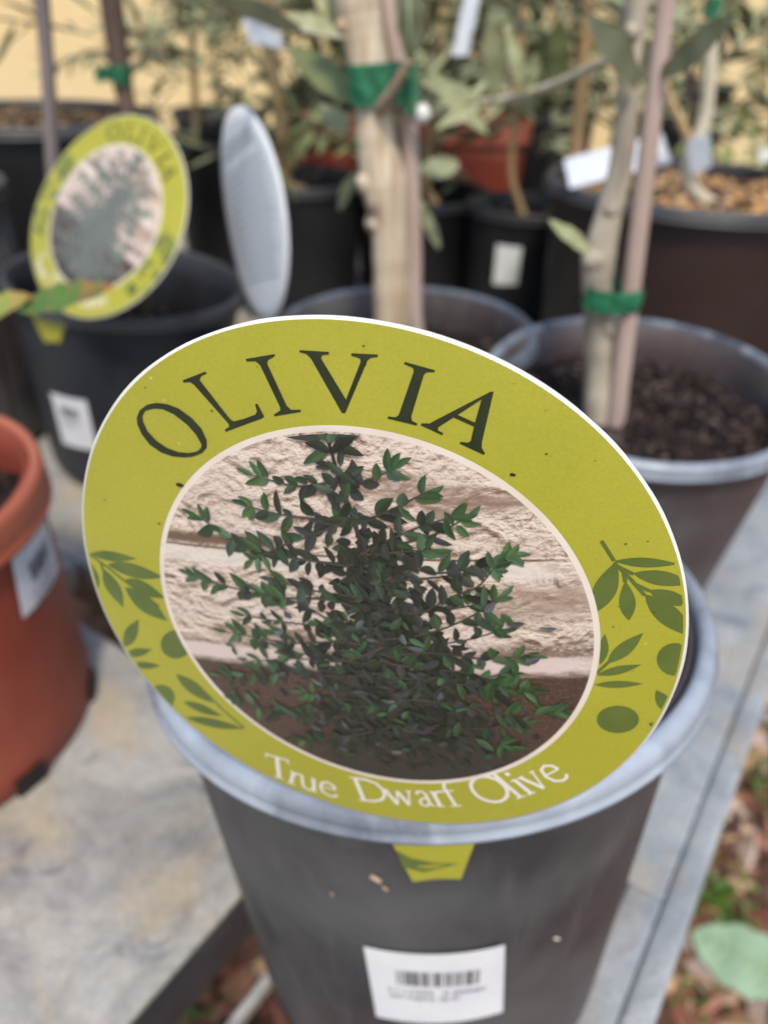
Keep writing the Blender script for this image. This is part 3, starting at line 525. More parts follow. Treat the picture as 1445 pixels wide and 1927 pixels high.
# card body: white plastic core, lime print face
def card(parent):
    seg = 180; V = []; F = []; TH = -.00055
    for lay in (0, TH):
        V.append(tp(0, 0, lay))
        for j in range(1, 13):
            for i in range(seg):
                t = 2*PI*i/seg; r = j/12
                if j == 12: r = 1+.0018*noise.noise(Vector((math.cos(t)*6, math.sin(t)*6, 0)))
                V.append(tp(r*math.cos(t), r*math.sin(t), lay))
    n1 = 1+12*seg
    for o in (0, n1):
        F += [tuple(((o, o+1+i, o+1+(i+1) % seg))[::(1 if o == 0 else -1)]) for i in range(seg)]
        for j in range(11):
            for i in range(seg):
                q = (o+1+j*seg+i, o+1+(j+1)*seg+i, o+1+(j+1)*seg+(i+1) % seg, o+1+j*seg+(i+1) % seg); F.append(q if o == 0 else q[::-1])
    e = 1+11*seg
    F += [(e+i, n1+e+i, n1+e+(i+1) % seg, e+(i+1) % seg) for i in range(seg)]
    return mesh('card', V, F, M['card_white'], parent)
card(tagroot)
disc('yellow_print', M['lime'], tagroot, .992, 0, 0, .00006, 24, 180)
def poly(mb, loops, lay, m=None, col=None):
    pts = [p for lp in loops for p in lp]
    tris = tessellate_polygon([[Vector((p[0], p[1], 0)) for p in lp] for lp in loops])
    F = []
    for t in tris:
        a, b2, c2 = [Vector((*pts[i], 0)) for i in t]; F.append(tuple(t) if (b2-a).cross(c2-a).z > 0 else tuple(t[::-1]))
    mb.add([tp(p[0], p[1], lay) for p in pts], F, col)
for lp in ART['letters']:
    mb = MB(); poly(mb, lp, .00020); mb.build('dark_letter', M['print_dark'], tagroot, False)
def lensp(x0, y0, x1, y1, w, n=26, belly=.45, rmax=.985):
    d = Vector((x1-x0, y1-y0)); L_ = d.length; d.normalize(); q = Vector((-d.y, d.x)); a, b2 = [], []
    for i in range(n+1):
        s = i/n; hw = w*.46*math.sin(PI*s**.88)
        c = Vector((x0, y0))+d*L_*s; u, v = c+q*hw, c-q*hw
        if c.length > rmax and min(u.length, v.length) > rmax: continue
        if u.length > rmax:                              # slide the cut side back along the leaf's own width
            k_ = next(m/20 for m in range(20, -21, -1) if (c+q*hw*m/20).length <= rmax or m == -20); u = c+q*hw*k_
        if v.length > rmax:
            k_ = next(m/20 for m in range(20, -21, -1) if (c-q*hw*m/20).length <= rmax or m == -20); v = c-q*hw*k_
        a.append(tuple(u)); b2.append(tuple(v))
    return a, b2
def quadstrip(mb, a, b2, lay, col=None):
    n = len(a); V = [tp(*p, lay) for p in a]+[tp(*p, lay) for p in b2]
    mb.add(V, [(i, n+i, n+i+1, i+1) for i in range(n-1)], col)
k = 0
for lf in ART['leaf']:
    mb = MB(); a, b2 = lensp(*lf); quadstrip(mb, a, b2, .00009+k*6e-7); mb.build('printed_leaf', M['print_leaf'], tagroot, False); k += 1
for stp in ART['stem']:
    mb = MB()
    for (p, q) in zip(stp[:-1], stp[1:]):
        d = Vector((q[0]-p[0], q[1]-p[1])).normalized(); w = Vector((-d.y, d.x))*.0055
        quadstrip(mb, [clampr(p[0]+w.x, p[1]+w.y, .985), clampr(q[0]+w.x, q[1]+w.y, .985)], [clampr(p[0]-w.x, p[1]-w.y, .985), clampr(q[0]-w.x, q[1]-w.y, .985)], .00009+k*6e-7); k += 1
    mb.build('printed_stem', M['print_leaf'], tagroot, False)
for ol in ART['olive']:
    mb = MB(); poly(mb, [[clampr(*p, .985) for p in ol]], .00009+k*6e-7); mb.build('printed_olive', M['print_leaf'], tagroot, False); k += 1
disc('picture_border', M['print_cream'], tagroot, RI+.008, OX, OY, .00015, 12, 140)
pic = disc('picture', M['photo'], tagroot, RI-.010, OX, OY, .00018, 24, 140, True)
# printed shrub: every leaf a small flat shape of its own, all in one printed part
def shrub():
    rs = random.Random(11); leaves = []; mb = MB(); lay = [.00021]
    def ok(u, v, m=.03): return math.hypot(u-OX, v-OY) < RI-.012-m
    def cl(p, m=0):
        d = Vector((p[0]-OX, p[1]-OY)); r = d.length; q = RI-.013-m; return (p[0], p[1]) if r < q else (OX+d.x/r*q, OY+d.y/r*q)
    up_ = Vector((-math.sin(ROTA), math.cos(ROTA)))
    def vv(p): return Vector(p).dot(up_)
    DK = [(.020, .024, .016), (.026, .032, .021), (.032, .036, .030), (.022, .028, .014), (.038, .042, .038)]
    MD = [(.035, .058, .026), (.042, .066, .040), (.030, .048, .028)]
    LW = [(.034, .032, .023), (.038, .035, .026), (.030, .031, .021), (.040, .036, .027), (.034, .037, .030)]
    GR = [(.034, .075, .026), (.048, .098, .034), (.030, .064, .026), (.060, .105, .055)]
    def leaf(p, ang, ln, wd, pal):
        d = Vector((math.cos(ang), math.sin(ang))); e = Vector(p)+d*ln
        if not ok(*p, .0) : return
        n = 5; q = Vector((-d.y, d.x)); c = rs.choice(pal); g = rs.uniform(.75, 1.25); c1 = tuple(x*g for x in c); c2 = tuple(x*g*(rs.uniform(.95, 1.15) if pal is LW else rs.uniform(1.15, 1.55)) for x in c)
        if rs.random() < .5: c1, c2 = c2, c1
        curve = rs.uniform(-.12, .12)*ln; A, M_, B2 = [], [], []
        for i in range(n+1):
            s = i/n; hw = wd*.5*math.sin(PI*s**.85)**.75 if 0 < s < 1 else 0; cc = Vector(p)+d*ln*s+q*curve*math.sin(PI*s)
            A.append(cl(cc+q*hw)); M_.append(cl(cc)); B2.append(cl(cc-q*hw))
        lay[0] += 2.2e-7; quadstrip(mb, A, M_, lay[0], c1); quadstrip(mb, M_, B2, lay[0], c2)
    def twig(pts, w0, w1, col):
        P = [Vector((p[0], p[1])) for p in pts]; n = len(P)
        for i in range(n-1):
            d = (P[i+1]-P[i]).normalized(); q = Vector((-d.y, d.x)); wa, wb = lerp(w0, w1, i/(n-1)), lerp(w0, w1, (i+1)/(n-1)); lay[0] += 2.2e-7
            quadstrip(mb, [cl(P[i]+q*wa), cl(P[i+1]+q*wb)], [cl(P[i]-q*wa), cl(P[i+1]-q*wb)], lay[0], col)
    tr = ART['branch'][0]
    def trunkpt(t):
        s = t*(len(tr)-1); i = min(int(s), len(tr)-2); return Vector(tr[i]).lerp(Vector(tr[i+1]), s-i)
    RT = Vector((math.cos(ROTA), math.sin(ROTA)))
    # shaded lower mass behind: small dim leaves, thinning outwards
    for i in range(1050):
        t = .40+.60*rs.random()**.7; c = trunkpt(t); half = .03+.58*max(0, t-.34)
        x = rs.gauss(0, .40)*half; p = c+RT*x+up_*rs.gauss(0, .03)
        if abs(x) > half*.8 and rs.random() < .6: continue
        pal = LW if t > .66 and rs.random() < .85 else (DK if rs.random() < .92 else ([(.06, .066, .07), (.08, .086, .09), (.06, .085, .06)] if t > .7 else MD))
        leaf(p, rs.uniform(0, 6.28), rs.uniform(.032, .065), rs.uniform(.018, .032), pal)
    extra = []
    for k in range(11):                                   # finer side twigs all the way down
        t = .42+.50*k/10; c = trunkpt(t); sg = -1 if k % 2 else 1; ln = (.20+.34*t)*rs.uniform(.75, 1.1)*(1 if t < .8 else .8); rise = rs.uniform(.05, .16)*(1.2-t)
        extra.append([tuple(c), tuple(c+RT*sg*ln*.35+up_*rise*.2), tuple(c+RT*sg*ln*.7+up_*rise*.5), tuple(c+RT*sg*ln+up_*rise)])
    twig(tr, .0045, .012, (.050, .036, .028))
    for bi, br_ in enumerate(extra+ART['branch'][1:]):
        P = smoothline([Vector((*p, 0)) for p in br_], 6); twig([(p.x, p.y) for p in P], .0045, .0018, (.075, .058, .042))
        L_ = sum((P[i+1]-P[i]).length for i in range(len(P)-1)); st_ = .042; acc = 0; s = 0; low = bi < len(extra)
        for i in range(len(P)-1):
            sg = (P[i+1]-P[i]).length; a0 = math.atan2(P[i+1].y-P[i].y, P[i+1].x-P[i].x); acc += sg; s += sg
            while acc > st_:
                acc -= st_; fr = s/L_; pal = (GR if fr > .84 else (GR+MD+MD+DK if fr > .66 else DK+MD[:1])) if not low else (MD+GR[:2] if fr > .85 else DK)
                for sgn in (-1, 1):
                    if rs.random() < .80:
                        ln = rs.uniform(.04, .092)*(.75 if low else 1); leaf((P[i].x+rs.gauss(0, .004), P[i].y+rs.gauss(0, .004)), a0+sgn*rs.uniform(.25, 1.6), ln, rs.uniform(.020, .036)*(.8 if low else 1), pal)
        leaf((P[-1].x, P[-1].y), a0+rs.uniform(-.3, .3), .06, .018, GR)
        leaf((P[-2].x, P[-2].y), a0+rs.uniform(.5, .9), .062, .022, GR); leaf((P[-2].x, P[-2].y), a0-rs.uniform(.4, .9), .06, .02, GR)
    for i in range(110):
        t = .08+rs.random()**.8*.85; c = trunkpt(t); half = .01+.20*t
        p = c+RT*rs.gauss(0, .42)*half; leaf(p, rs.uniform(0, 6.28), rs.uniform(.045, .075), rs.uniform(.018, .03), DK if rs.random() < .85 else MD)
    for i, (dt, ang, ln) in enumerate(((.0, .9, .10), (.0, 2.6, .10), (.012, .2, .12), (.012, 3.1, .12), (.02, 1.7, .07), (.03, 2.2, .08), (.035, .9, .08), (.05, -.3, .10), (.05, 3.6, .10), (.07, .5, .09), (.07, 2.7, .08))):
        leaf(trunkpt(dt), ang+ROTA, ln, .03, (GR if i in (4, 5, 6) else DK+MD))
    for i in range(80):                                   # scattered small shoots low down
        t = .6+.4*rs.random(); c = trunkpt(t); p = c+RT*rs.gauss(0, .30)
        leaf(p, rs.uniform(0, 6.28), rs.uniform(.035, .06), rs.uniform(.014, .026), GR+[(.08, .088, .09), (.10, .11, .11)])
    return mb
shrub().build('printed_shrub', M['plant_print'], tagroot, False, True, 'stuff')
# white curved wording under the picture
GL = {
'T': (.74, [([(.37, 0), (.37, .97)], .12), ([(0, .965), (.74, .965)], .065), ([(.2, .02), (.54, .02)], .045), ([(.015, .98), (.015, .80)], .035), ([(.725, .98), (.725, .80)], .035)]),
'r': (.40, [([(.12, 0), (.12, .62)], .11), ([(.12, .44), (.2, .57), (.30, .62), (.40, .60)], .075), ([(0, .02), (.27, .02)], .045), ([(0, .6), (.12, .62)], .045)]),
'u': (.60, [([(.1, .64), (.1, .2), (.17, .06), (.3, .02), (.42, .08), (.48, .2)], .085), ([(.48, .64), (.48, 0)], .10), ([(0, .62), (.1, .62)], .045), ([(.38, .62), (.48, .62)], .045), ([(.48, .02), (.59, .02)], .045)]),
'e': (.54, [([(.07, .36), (.5, .37)], .05), ([(.5, .37), (.46, .54), (.3, .64), (.13, .56), (.05, .32), (.11, .11), (.28, .01), (.44, .04), (.53, .14)], .085)]),
'D': (.84, [([(.15, 0), (.15, 1)], .115), ([(.15, .97), (.42, .96), (.66, .84), (.78, .62), (.78, .38), (.66, .16), (.42, .04), (.15, .03)], .085), ([(0, .98), (.15, .98)], .045), ([(0, .02), (.15, .02)], .045)]),
'w': (.86, [([(.06, .62), (.24, .02)], .10), ([(.24, .02), (.41, .6)], .05), ([(.41, .6), (.60, .02)], .10), ([(.60, .02), (.78, .62)], .05), ([(-.03, .62), (.16, .62)], .045), ([(.69, .62), (.86, .62)], .045)]),
'a': (.50, [([(.08, .50), (.18, .62), (.3, .62), (.38, .5), (.38, .1), (.48, .02)], .085), ([(.38, .37), (.2, .32), (.07, .2), (.09, .05), (.22, .01), (.38, .12)], .07)]),
'f': (.42, [([(.15, 0), (.15, .78), (.24, .95), (.42, .95)], .09), ([(.02, .62), (.34, .62)], .05), ([(0, .02), (.3, .02)], .045)]),
'O': (.92, [([(.46+.42*math.cos(t), .5+.49*math.sin(t)) for t in [i*PI/9 for i in range(19)]], .095)]),
'l': (.26, [([(.13, 0), (.13, 1.05)], .105), ([(0, .02), (.26, .02)], .045), ([(.0, 1.01), (.13, 1.04)], .045)]),
'i': (.26, [([(.13, 0), (.13, .63)], .105), ([(0, .02), (.26, .02)], .045), ([(.0, .6), (.13, .62)], .045), ([(.13, .79), (.13, .91)], .12)]),
'v': (.54, [([(.06, .62), (.27, .02)], .10), ([(.27, .02), (.47, .62)], .05), ([(-.02, .62), (.17, .62)], .045), ([(.38, .62), (.54, .62)], .045)])}
lay = .00012
for g, bl, br_ in ART['text']:
    W_, strokes = GL[g]; o = Vector(bl); e = Vector(br_)-o; X_ = e/W_; H_ = Vector((-e.y, e.x)).normalized()*.15
    mb = MB()
    for pts, w in strokes:
        P = [o+X_*p[0]+H_*p[1] for p in pts]; hw = w*.5*.15; A, B2 = [], []
        for i, p in enumerate(P):
            d = (P[min(i+1, len(P)-1)]-P[max(i-1, 0)]).normalized(); q = Vector((-d.y, d.x)); A.append(tuple(p+q*hw)); B2.append(tuple(p-q*hw))
        quadstrip(mb, A, B2, lay); lay += 8e-7
    mb.build('white_letter', M['print_white'], tagroot, False)
# crumbs of dirt on the face
mb = MB(); rs = random.Random(2)
SP = ART['specks']+[[rs.uniform(-.95, .95), rs.uniform(.0, .95), rs.uniform(.001, .0028)] for _ in range(60)]
for u, v, s in SP:
    if math.hypot(u, v) > .97: continue
    n = 6; a0 = rs.uniform(0, 6); st_ = rs.uniform(.3, 1)
    poly(mb, [[(u+s*math.cos(a0+t)*1.3, v+s*st_*math.sin(a0+t)*rs.uniform(.7, 1.2)) for t in [2*PI*i/n for i in range(n)]]], .00024+rs.random()*2e-5)
mb.build('dirt_crumbs', M['crumb'], tagroot, False, kind='stuff')
# second tag: a copy of the first and of each of its parts
def copy_tree(o, parent=None):
    c = o.copy(); C.objects.link(c); c.parent = parent
    for ch in list(o.children): copy_tree(ch, c)
    return c
bpy.context.view_layer.update()
t2 = copy_tree(tagroot)
cam_pt = lambda px, py, D: WC @ Vector(((px-CX)/FPX*D, (py-CY)/FPX*D, D))
c2 = cam_pt(187.3, 402.5, .52)
t2.location = c2+Vector((0, 0, ZC)); t2.rotation_euler = Matrix(((.5863, .6886, -.4266), (-.6866, .1429, -.7129), (-.4299, .7109, .5566))).to_euler(); t2.scale = (1.158,)*3
faded = tinted('faded_printed_foliage', .42, .5, 0, 250); fb = faded.node_tree.nodes['Principled BSDF']; fc = fb.inputs['Base Color'].links[0].from_socket
faded.node_tree.links.new(mixc(faded.node_tree.nodes, faded.node_tree.links, .42, fc, (.34, .36, .34)), fb.inputs['Base Color'])
for ch in t2.children:
    if ch.name.startswith('printed_shrub'): ch.material_slots[0].link = 'OBJECT'; ch.material_slots[0].material = faded
t2['label'] = 'blurred round yellow plant tag tilted to the right, in the charcoal pot at left'
# clip tabs that stick out under the rims
def tab(pot, rf, a0, h0, a1, h1, a2, h2, a3, h3, par):
    V = []; nx, ny = 8, 3
    for off in (.0012, .0004):
        for j in range(ny+1):
            for i in range(nx+1):
                s, t = i/nx, j/ny; a = lerp(lerp(a0, a1, s), lerp(a3, a2, s), t); h = lerp(lerp(h0, h1, s), lerp(h3, h2, s), t)+(.0012*math.sin(PI*s) if j == ny else 0); r = rf(h)+off
                V.append(pot.location+pot.rotation_euler.to_matrix() @ Vector((r*math.cos(R_(a)), r*math.sin(R_(a)), h)))
    F = [(j*9+i, (j+1)*9+i, (j+1)*9+i+1, j*9+i+1) for j in range(ny) for i in range(nx)]; F += [tuple(q+36 for q in f)[::-1] for f in F]
    return mesh('clip_tab', world_to(par, V), F, M['lime'], par)
tab(P1, rf1, -98.8, .1925, -82.4, .1925, -85.6, .1662, -93.9, .1650, tagroot)
mb = MB(); V = []
for (a, h) in ((-96.3, .1795), (-95.5, .1722), (-92, .1702), (-86.2, .1738), (-90, .1745), (-94, .1765)):
    r = rf1(h)+.0014; V.append(P1.location+P1.rotation_euler.to_matrix() @ Vector((r*math.cos(R_(a)), r*math.sin(R_(a)), h)))
mb.add(world_to(tagroot, V), [(0, 1, 2, 3, 4, 5)]); mb.build('printed_leaf', M['print_leaf'], tagroot, False)
tab(P3, rf3, -123, .161, -101, .161, -107, .141, -116, .137, t2)
# blank back of a third tag, seen nearly edge on
t3 = empty('plant_tag', (0, 0, 0), 'pale grey back of a round plant tag seen nearly edge on, with faint small print', 'plant tag')
c3 = cam_pt(470, 412, .495); t3.location = c3+Vector((0, 0, ZC))
sa = math.radians(66); maj = Vector((-.13, -.95, -.28)).normalized(); mnr = Vector((1, -.10, 0)); vdir = Vector(((466-CX)/FPX, (405-CY)/FPX, 1)).normalized()
mnr = (mnr-maj*mnr.dot(maj)).normalized(); n3 = (maj.cross(mnr)).normalized()
if n3.dot(vdir) > 0: n3 = -n3
n3 = (n3*math.cos(sa)-mnr*math.sin(sa)).normalized(); x3 = maj.cross(n3).normalized()
wn3, wy3, wx3 = WC @ n3, WC @ maj, WC @ x3
t3.rotation_euler = Matrix(((wx3.x, wy3.x, wn3.x), (wx3.y, wy3.y, wn3.y), (wx3.z, wy3.z, wn3.z))).to_euler()
def card3():
    V = []; seg = 120
    for lay_ in (0, -.0012):
        for j in range(0, 9):
            for i in range(seg):
                t = 2*PI*i/seg; r = TS*1.05*j/8; x, y = r*math.cos(t), r*math.sin(t); V.append((x, y, lay_-.5*x*x))
    F = []
    for o in (0, 9*seg):
        for j in range(8):
            for i in range(seg): q = (o+j*seg+i, o+(j+1)*seg+i, o+(j+1)*seg+(i+1) % seg, o+j*seg+(i+1) % seg); F.append(q if o == 0 else q[::-1])
    F += [(8*seg+i, 17*seg+i, 17*seg+(i+1) % seg, 8*seg+(i+1) % seg) for i in range(seg)]
    return mesh('card', V, F, M['tagback'], t3)
M['tagback'] = pm('cool_grey_card_back', (.76, .79, .83), (.82, .85, .88), 30, .45, .05)
card3()
mb = MB(); rs = random.Random(5)
for j in range(17):
    y = .047-j*.0054; wid = math.sqrt(max(0, TS**2-y*y))*.70; x = -wid
    if j in (2,): continue
    while x < wid:
        w = rs.uniform(.002, .007); h = .0018 if j > 1 else .003
        mb.add([(a, b2, .00025-.5*a*a) for a, b2 in ((x, y), (x+w, y), (x+w, y+h), (x, y+h))], [(0, 1, 2, 3)]); x += w+.0013
mb.build('small_print', pm('pale_grey_ink', (.34, .36, .39), (.44, .46, .49), 300, .6, 0), t3, False)

# ------------------------------------------------------------------ trees, stakes and leaves
def leaf_verts(p, d, nrm, ln, wd, fold=.18, curl=.12, n=7):
    d = Vector(d).normalized(); s = d.cross(Vector(nrm)); s = s.normalized() if s.length > 1e-4 else Vector((1, 0, 0)); q = s.cross(d).normalized(); V = []; F = []
    for i in range(n+1):
        t = i/n; hw = wd*.5*(math.sin(PI*min(1, max(0, t))**.9)**.7)*(1+(.07*math.sin(i*1.9) if n > 9 else 0)) if 0 < t < 1 else wd*.03
        c = Vector(p)+d*ln*t-q*curl*ln*t*t+(q*ln*.012*math.sin(i*1.3)+s*ln*.02*math.sin(t*5) if n > 9 else Vector())
        V += [c+s*hw+q*hw*fold, c, c-s*hw+q*hw*fold]
    for i in range(n): F += [(3*i, 3*i+1, 3*i+4, 3*i+3), (3*i+1, 3*i+2, 3*i+5, 3*i+4)]
    return V, F
def big_leaf(root, base, tip, wpx, m, facing=(0, -.8, .6), name='leaf', label=None, fold=.18, curl=.1, g=1.0):
    b2, t = Vector(base), Vector(tip); wd = prad(wpx, (b2+t)/2); V, F = leaf_verts(b2, t-b2, facing, (t-b2).length, wd, fold, curl, 12)
    o = mesh(name, world_to(root, V), F, m, root, True, [(g, g, g)]*len(V))
    if label: o['label'] = label
    return o
def px_tube(root, name, m, pts, Y, rads, seg=18, base=None, rough=0, n=6):
    P = [at(x, y, yy) for (x, y), yy in zip(pts, Y if isinstance(Y, (list, tuple)) else [Y]*len(pts))]
    rr = [prad(r, p) for r, p in zip(rads, P)]
    if base is not None: P = [Vector(base)]+P; rr = [rr[0]]+rr
    S = smoothline(P, n); RR = []
    for i in range(len(P)-1): RR += [lerp(rr[i], rr[i+1], k/n) for k in range(n)]
    RR.append(rr[-1])
    if rough: RR = [r*(1+rough*noise.noise(Vector((i*.37, 5, 1)))) for i, r in enumerate(RR)]
    mb = MB(); mb.tube(S, RR, seg); mb.v = world_to(root, mb.v); return mb.build(name, m, root)
# main tree behind the tag
soil4 = Vector(P4.location)+Vector((-.012, .010, .125))
tree1 = empty('olive_tree', soil4, 'young olive tree with thick pale knobbly trunk and green tape behind the big tag', 'olive tree')
px_tube(tree1, 'trunk', M['bark'], [(737, 600), (736, 500), (733, 420), (722, 345), (709, 270), (703, 200), (694, 130), (682, 60), (672, 0), (660, -80), (650, -160)], .545, [33, 34, 35, 44, 37, 33, 38, 39, 43, 42, 40], 28, soil4, .04, 8)
for (bx, by, tx, ty, r) in ((696, 345, 669, 337, 13), (720, 372, 740, 376, 17), (650, 50, 632, 45, 8), (738, 487, 750, 489, 8), (705, 420, 699, 424, 9), (712, 205, 725, 200, 15)):
    mb = MB(); a, b2 = at(bx, by, .541), at(tx, ty, .5335); rr = prad(r, a); mb.tube([a, a.lerp(b2, .4), a.lerp(b2, .75), a.lerp(b2, .86)], [rr*2.3, rr*1.6, rr*.8, rr*.25], 14); mb.v = world_to(tree1, mb.v); mb.build('knot', M['bark'], tree1)
px_tube(tree1, 'twig', M['twig'], [(715, 205), (735, 175), (756, 140), (770, 112)], [.532, .520, .512, .508], [13, 10, 9, 9], 12, None, .1)
px_tube(tree1, 'twig', M['cream_stem'], [(650, 72), (610, 66), (560, 55)], [.53, .51, .49], [4, 3, 3], 8)
stake1 = empty('stake', soil4+Vector((.03, .012, 0)), 'pinkish brown cane tied to the pale trunk of the main tree', 'stake')
px_tube(stake1, 'cane', M['stake'], [(781, 610), (779, 480), (775, 350), (766, 220), (752, 130), (736, 40), (725, -30), (712, -140)], .553, [15, 15, 16, 19, 18, 18, 18, 18], 16, soil4+Vector((.03, .012, -.01)), .03)
def tie(name, label, px0, px1, py0, py1, Y, tl, ry=.020, slant=0, tail=None, grp='green tie tapes'):
    c0 = at((px0+px1)/2, (py0+py1)/2, Y); hw = prad((px1-px0)/2, c0); root = empty(name, c0, label, 'tie', grp); V = []; seg = 40; rows = 6
    top = at((px0+px1)/2, py0, Y).z; bot = at((px0+px1)/2, py1, Y).z
    for j in range(rows+1):
        for i in range(seg):
            t = 2*PI*i/seg; k2 = 1+.04*noise.noise(Vector((i*.5, j*.8, tl))); x = hw*math.copysign(abs(math.cos(t))**.75, math.cos(t))*k2; y = ry*math.copysign(abs(math.sin(t))**.8, math.sin(t))*k2
            z = lerp(bot, top, j/rows)+slant*x+.0012*noise.noise(Vector((i*.4, 0, tl+3)))
            V.append((x+(z-c0.z)*(-.16 if tl == 1 else .05), y, z-c0.z))
    mesh('tape', V, [(j*seg+i, j*seg+(i+1) % seg, (j+1)*seg+(i+1) % seg, (j+1)*seg+i) for j in range(rows) for i in range(seg)], M['tie'], root)
    if tail:
        a = at(*tail[0], Y-ry); b2 = at(*tail[1], Y-ry*.8); w = prad(tail[2], a); V = []; n = 8
        for i in range(n+1):
            p = a.lerp(b2, i/n)+Vector((0, -.004*math.sin(i*1.4), .002*math.sin(i*2))); V += [p+Vector((0, 0, w/2)), p-Vector((0, 0, w/2))]
        mesh('tail', world_to(root, V), [(2*i, 2*i+1, 2*i+3, 2*i+2) for i in range(n)], M['tie'], root)
    return root
tie('tie_tape', 'wide bright green tape round the main pale trunk and its cane', 652, 788, 116, 194, .548, 1, .0185, .10, ((735, 150), (782, 190), 60))
mb = MB(); a = at(793, 196, .535); mb.tube([a, a+Vector((.0015, 0, -.006)), a+Vector((.001, 0, -.011))], [.003, .0055, .002], 10); o = mb.build('white_clip', M['card_white']); tag(o, 'small white clip at the right end of the wide green tape', 'clip')
F1 = (.1, -.9, .45)
for args in (
 ((572, 66), (390, -25), 46, .49, .46, 'green_plain', (.1, -.75, .65), .75, 'dark olive leaf seen from below, pointing up left'),
 ((640, 72), (545, 20), 34, .53, .52, 'olive', F1, 1.6, None), ((655, 195), (545, 70), 60, .56, .60, 'green', (.3, -.9, .2), 1.5, None),
 ((655, 60), (590, -40), 50, .56, .56, 'olive', F1, 1.5, None), ((668, 325), (632, 400), 22, .60, .62, 'olive', F1, 1.9, 'small narrow pale leaf left of the trunk'),
 ((792, 375), (832, 478), 24, .60, .63, 'olive', F1, 2.0, 'narrow pale leaf hanging right of the cane'), ((772, 112), (768, -70), 56, .508, .50, 'olive_front', (.1, -1, .1), 1.0, 'dusty dark leaf with pale midrib in front of the cane'),
 ((790, 320), (872, 305), 42, .66, .70, 'olive', F1, 1.7, None), ((815, 140), (925, 255), 36, .62, .64, 'olive', F1, 1.9, None), ((820, 245), (930, 140), 20, .66, .70, 'olive', F1, 1.8, None),
 ((655, 250), (600, 190), 40, .60, .62, 'olive', F1, 1.3, None)):
    (b_, t_, w, y0, y1, mm, fc, g, lb) = args
    big_leaf(tree1, at(*b_, y0), at(*t_, y1), w, M[mm], fc, 'leaf', lb, g=g)
mb = MB(); P = [at(771, 110, .506), at(770, 50, .4985), at(769, -30, .496)]; mb.tube(P, prad(2.2, P[0]), 6); mb.v = world_to(tree1, mb.v); mb.build('midrib', M['pale_rib'], tree1)
# the tree in the right pot
soil2 = Vector(P2.location)+P2.rotation_euler.to_matrix() @ Vector((-.040, .000, .128))
tree2 = empty('olive_tree', soil2, 'slender young olive tree with knobbly grey trunk and dusty leaves in the right pot', 'olive tree')
px_tube(tree2, 'trunk', M['bark_grey'], [(1122, 800), (1124, 700), (1125, 620), (1124, 540), (1128, 480), (1146, 400), (1166, 320), (1178, 230), (1184, 140), (1192, 60), (1200, -20), (1206, -120)], [.452]*12, [25, 25, 25, 28, 31, 25, 22, 21, 20, 22, 24, 24], 24, None, .06, 8)
for (bx, by, tx, ty, r) in ((1115, 488, 1098, 494, 12), (1150, 395, 1162, 385, 8), (1188, 62, 1178, 48, 8), (1140, 600, 1148, 640, 8)):
    mb = MB(); a, b2 = at(bx, by, .448), at(tx, ty, .443); rr = prad(r, a); mb.tube([a, a.lerp(b2, .4), a.lerp(b2, .75), a.lerp(b2, .86)], [rr*2.3, rr*1.6, rr*.8, rr*.25], 12); mb.v = world_to(tree2, mb.v); mb.build('knot', M['bark_grey'], tree2)
stake2 = empty('stake', soil2+Vector((.03, 0, 0)), 'straight pinkish cane leaning right beside the slender olive trunk', 'stake')
px_tube(stake2, 'cane', M['stake'], [(1152, 830), (1180, 600), (1205, 400), (1229, 200), (1252, 0), (1268, -130)], .446, [18]*6, 16, None, .02)
tie('tie_tape', 'narrow dark green tape low on the slender trunk and its cane', 1098, 1206, 538, 578, .449, 2, .013, 0, ((1150, 540), (1158, 505), 14))
for args in (
 ((1198, 165), (1118, 22), 56, .44, .42, 'olive_front', (.2, -.9, .3), 1.0, 'dusty dark leaf on the left of the trunk fork'), ((1230, 150), (1188, 55), 42, .445, .45, 'olive_front', (-.4, -.9, .2), .9, None),
 ((1242, 142), (1376, 30), 50, .44, .41, 'olive_front', (0, -.9, .5), .95, 'dusty dark leaf reaching up right from the fork'), ((1205, 100), (1165, 0), 36, .46, .47, 'olive', F1, .9, None),
 ((1108, 478), (1042, 412), 28, .442, .43, 'olive', F1, 1.8, 'small pale leaf low on the left of the slender trunk'), ((1245, 140), (1310, 122), 12, .44, .44, 'olive', F1, 1.6, None)):
    (b_, t_, w, y0, y1, mm, fc, g, lb) = args
    big_leaf(tree2, at(*b_, y0), at(*t_, y1), w, M[mm], fc, 'leaf', lb, g=g)
# pale branch crossing between the two trees
px_tube(tree2, 'branch', M['cream_stem'], [(1182, 105), (1130, 118), (1040, 160), (960, 185), (900, 192)], [.455, .50, .56, .60, .62], [8, 8, 8, 8, 6], 10)
for (b_, t_, w, g, mm) in (((1045, 158), (1060, 35), 40, 1.1, 'green'), ((985, 178), (958, 45), 26, 2.0, 'olive'), ((985, 180), (1010, 105), 30, 1.9, 'olive'), ((925, 190), (930, 20), 42, 1.2, 'olive'), ((905, 190), (800, 150), 30, 1.3, 'olive'), ((905, 192), (845, 230), 24, 1.4, 'olive'), ((1125, 120), (1165, 80), 26, 1.6, 'olive')):
    big_leaf(tree2, at(*b_, .585), at(*t_, .57), w, M[mm], F1, 'leaf', None, g=g)
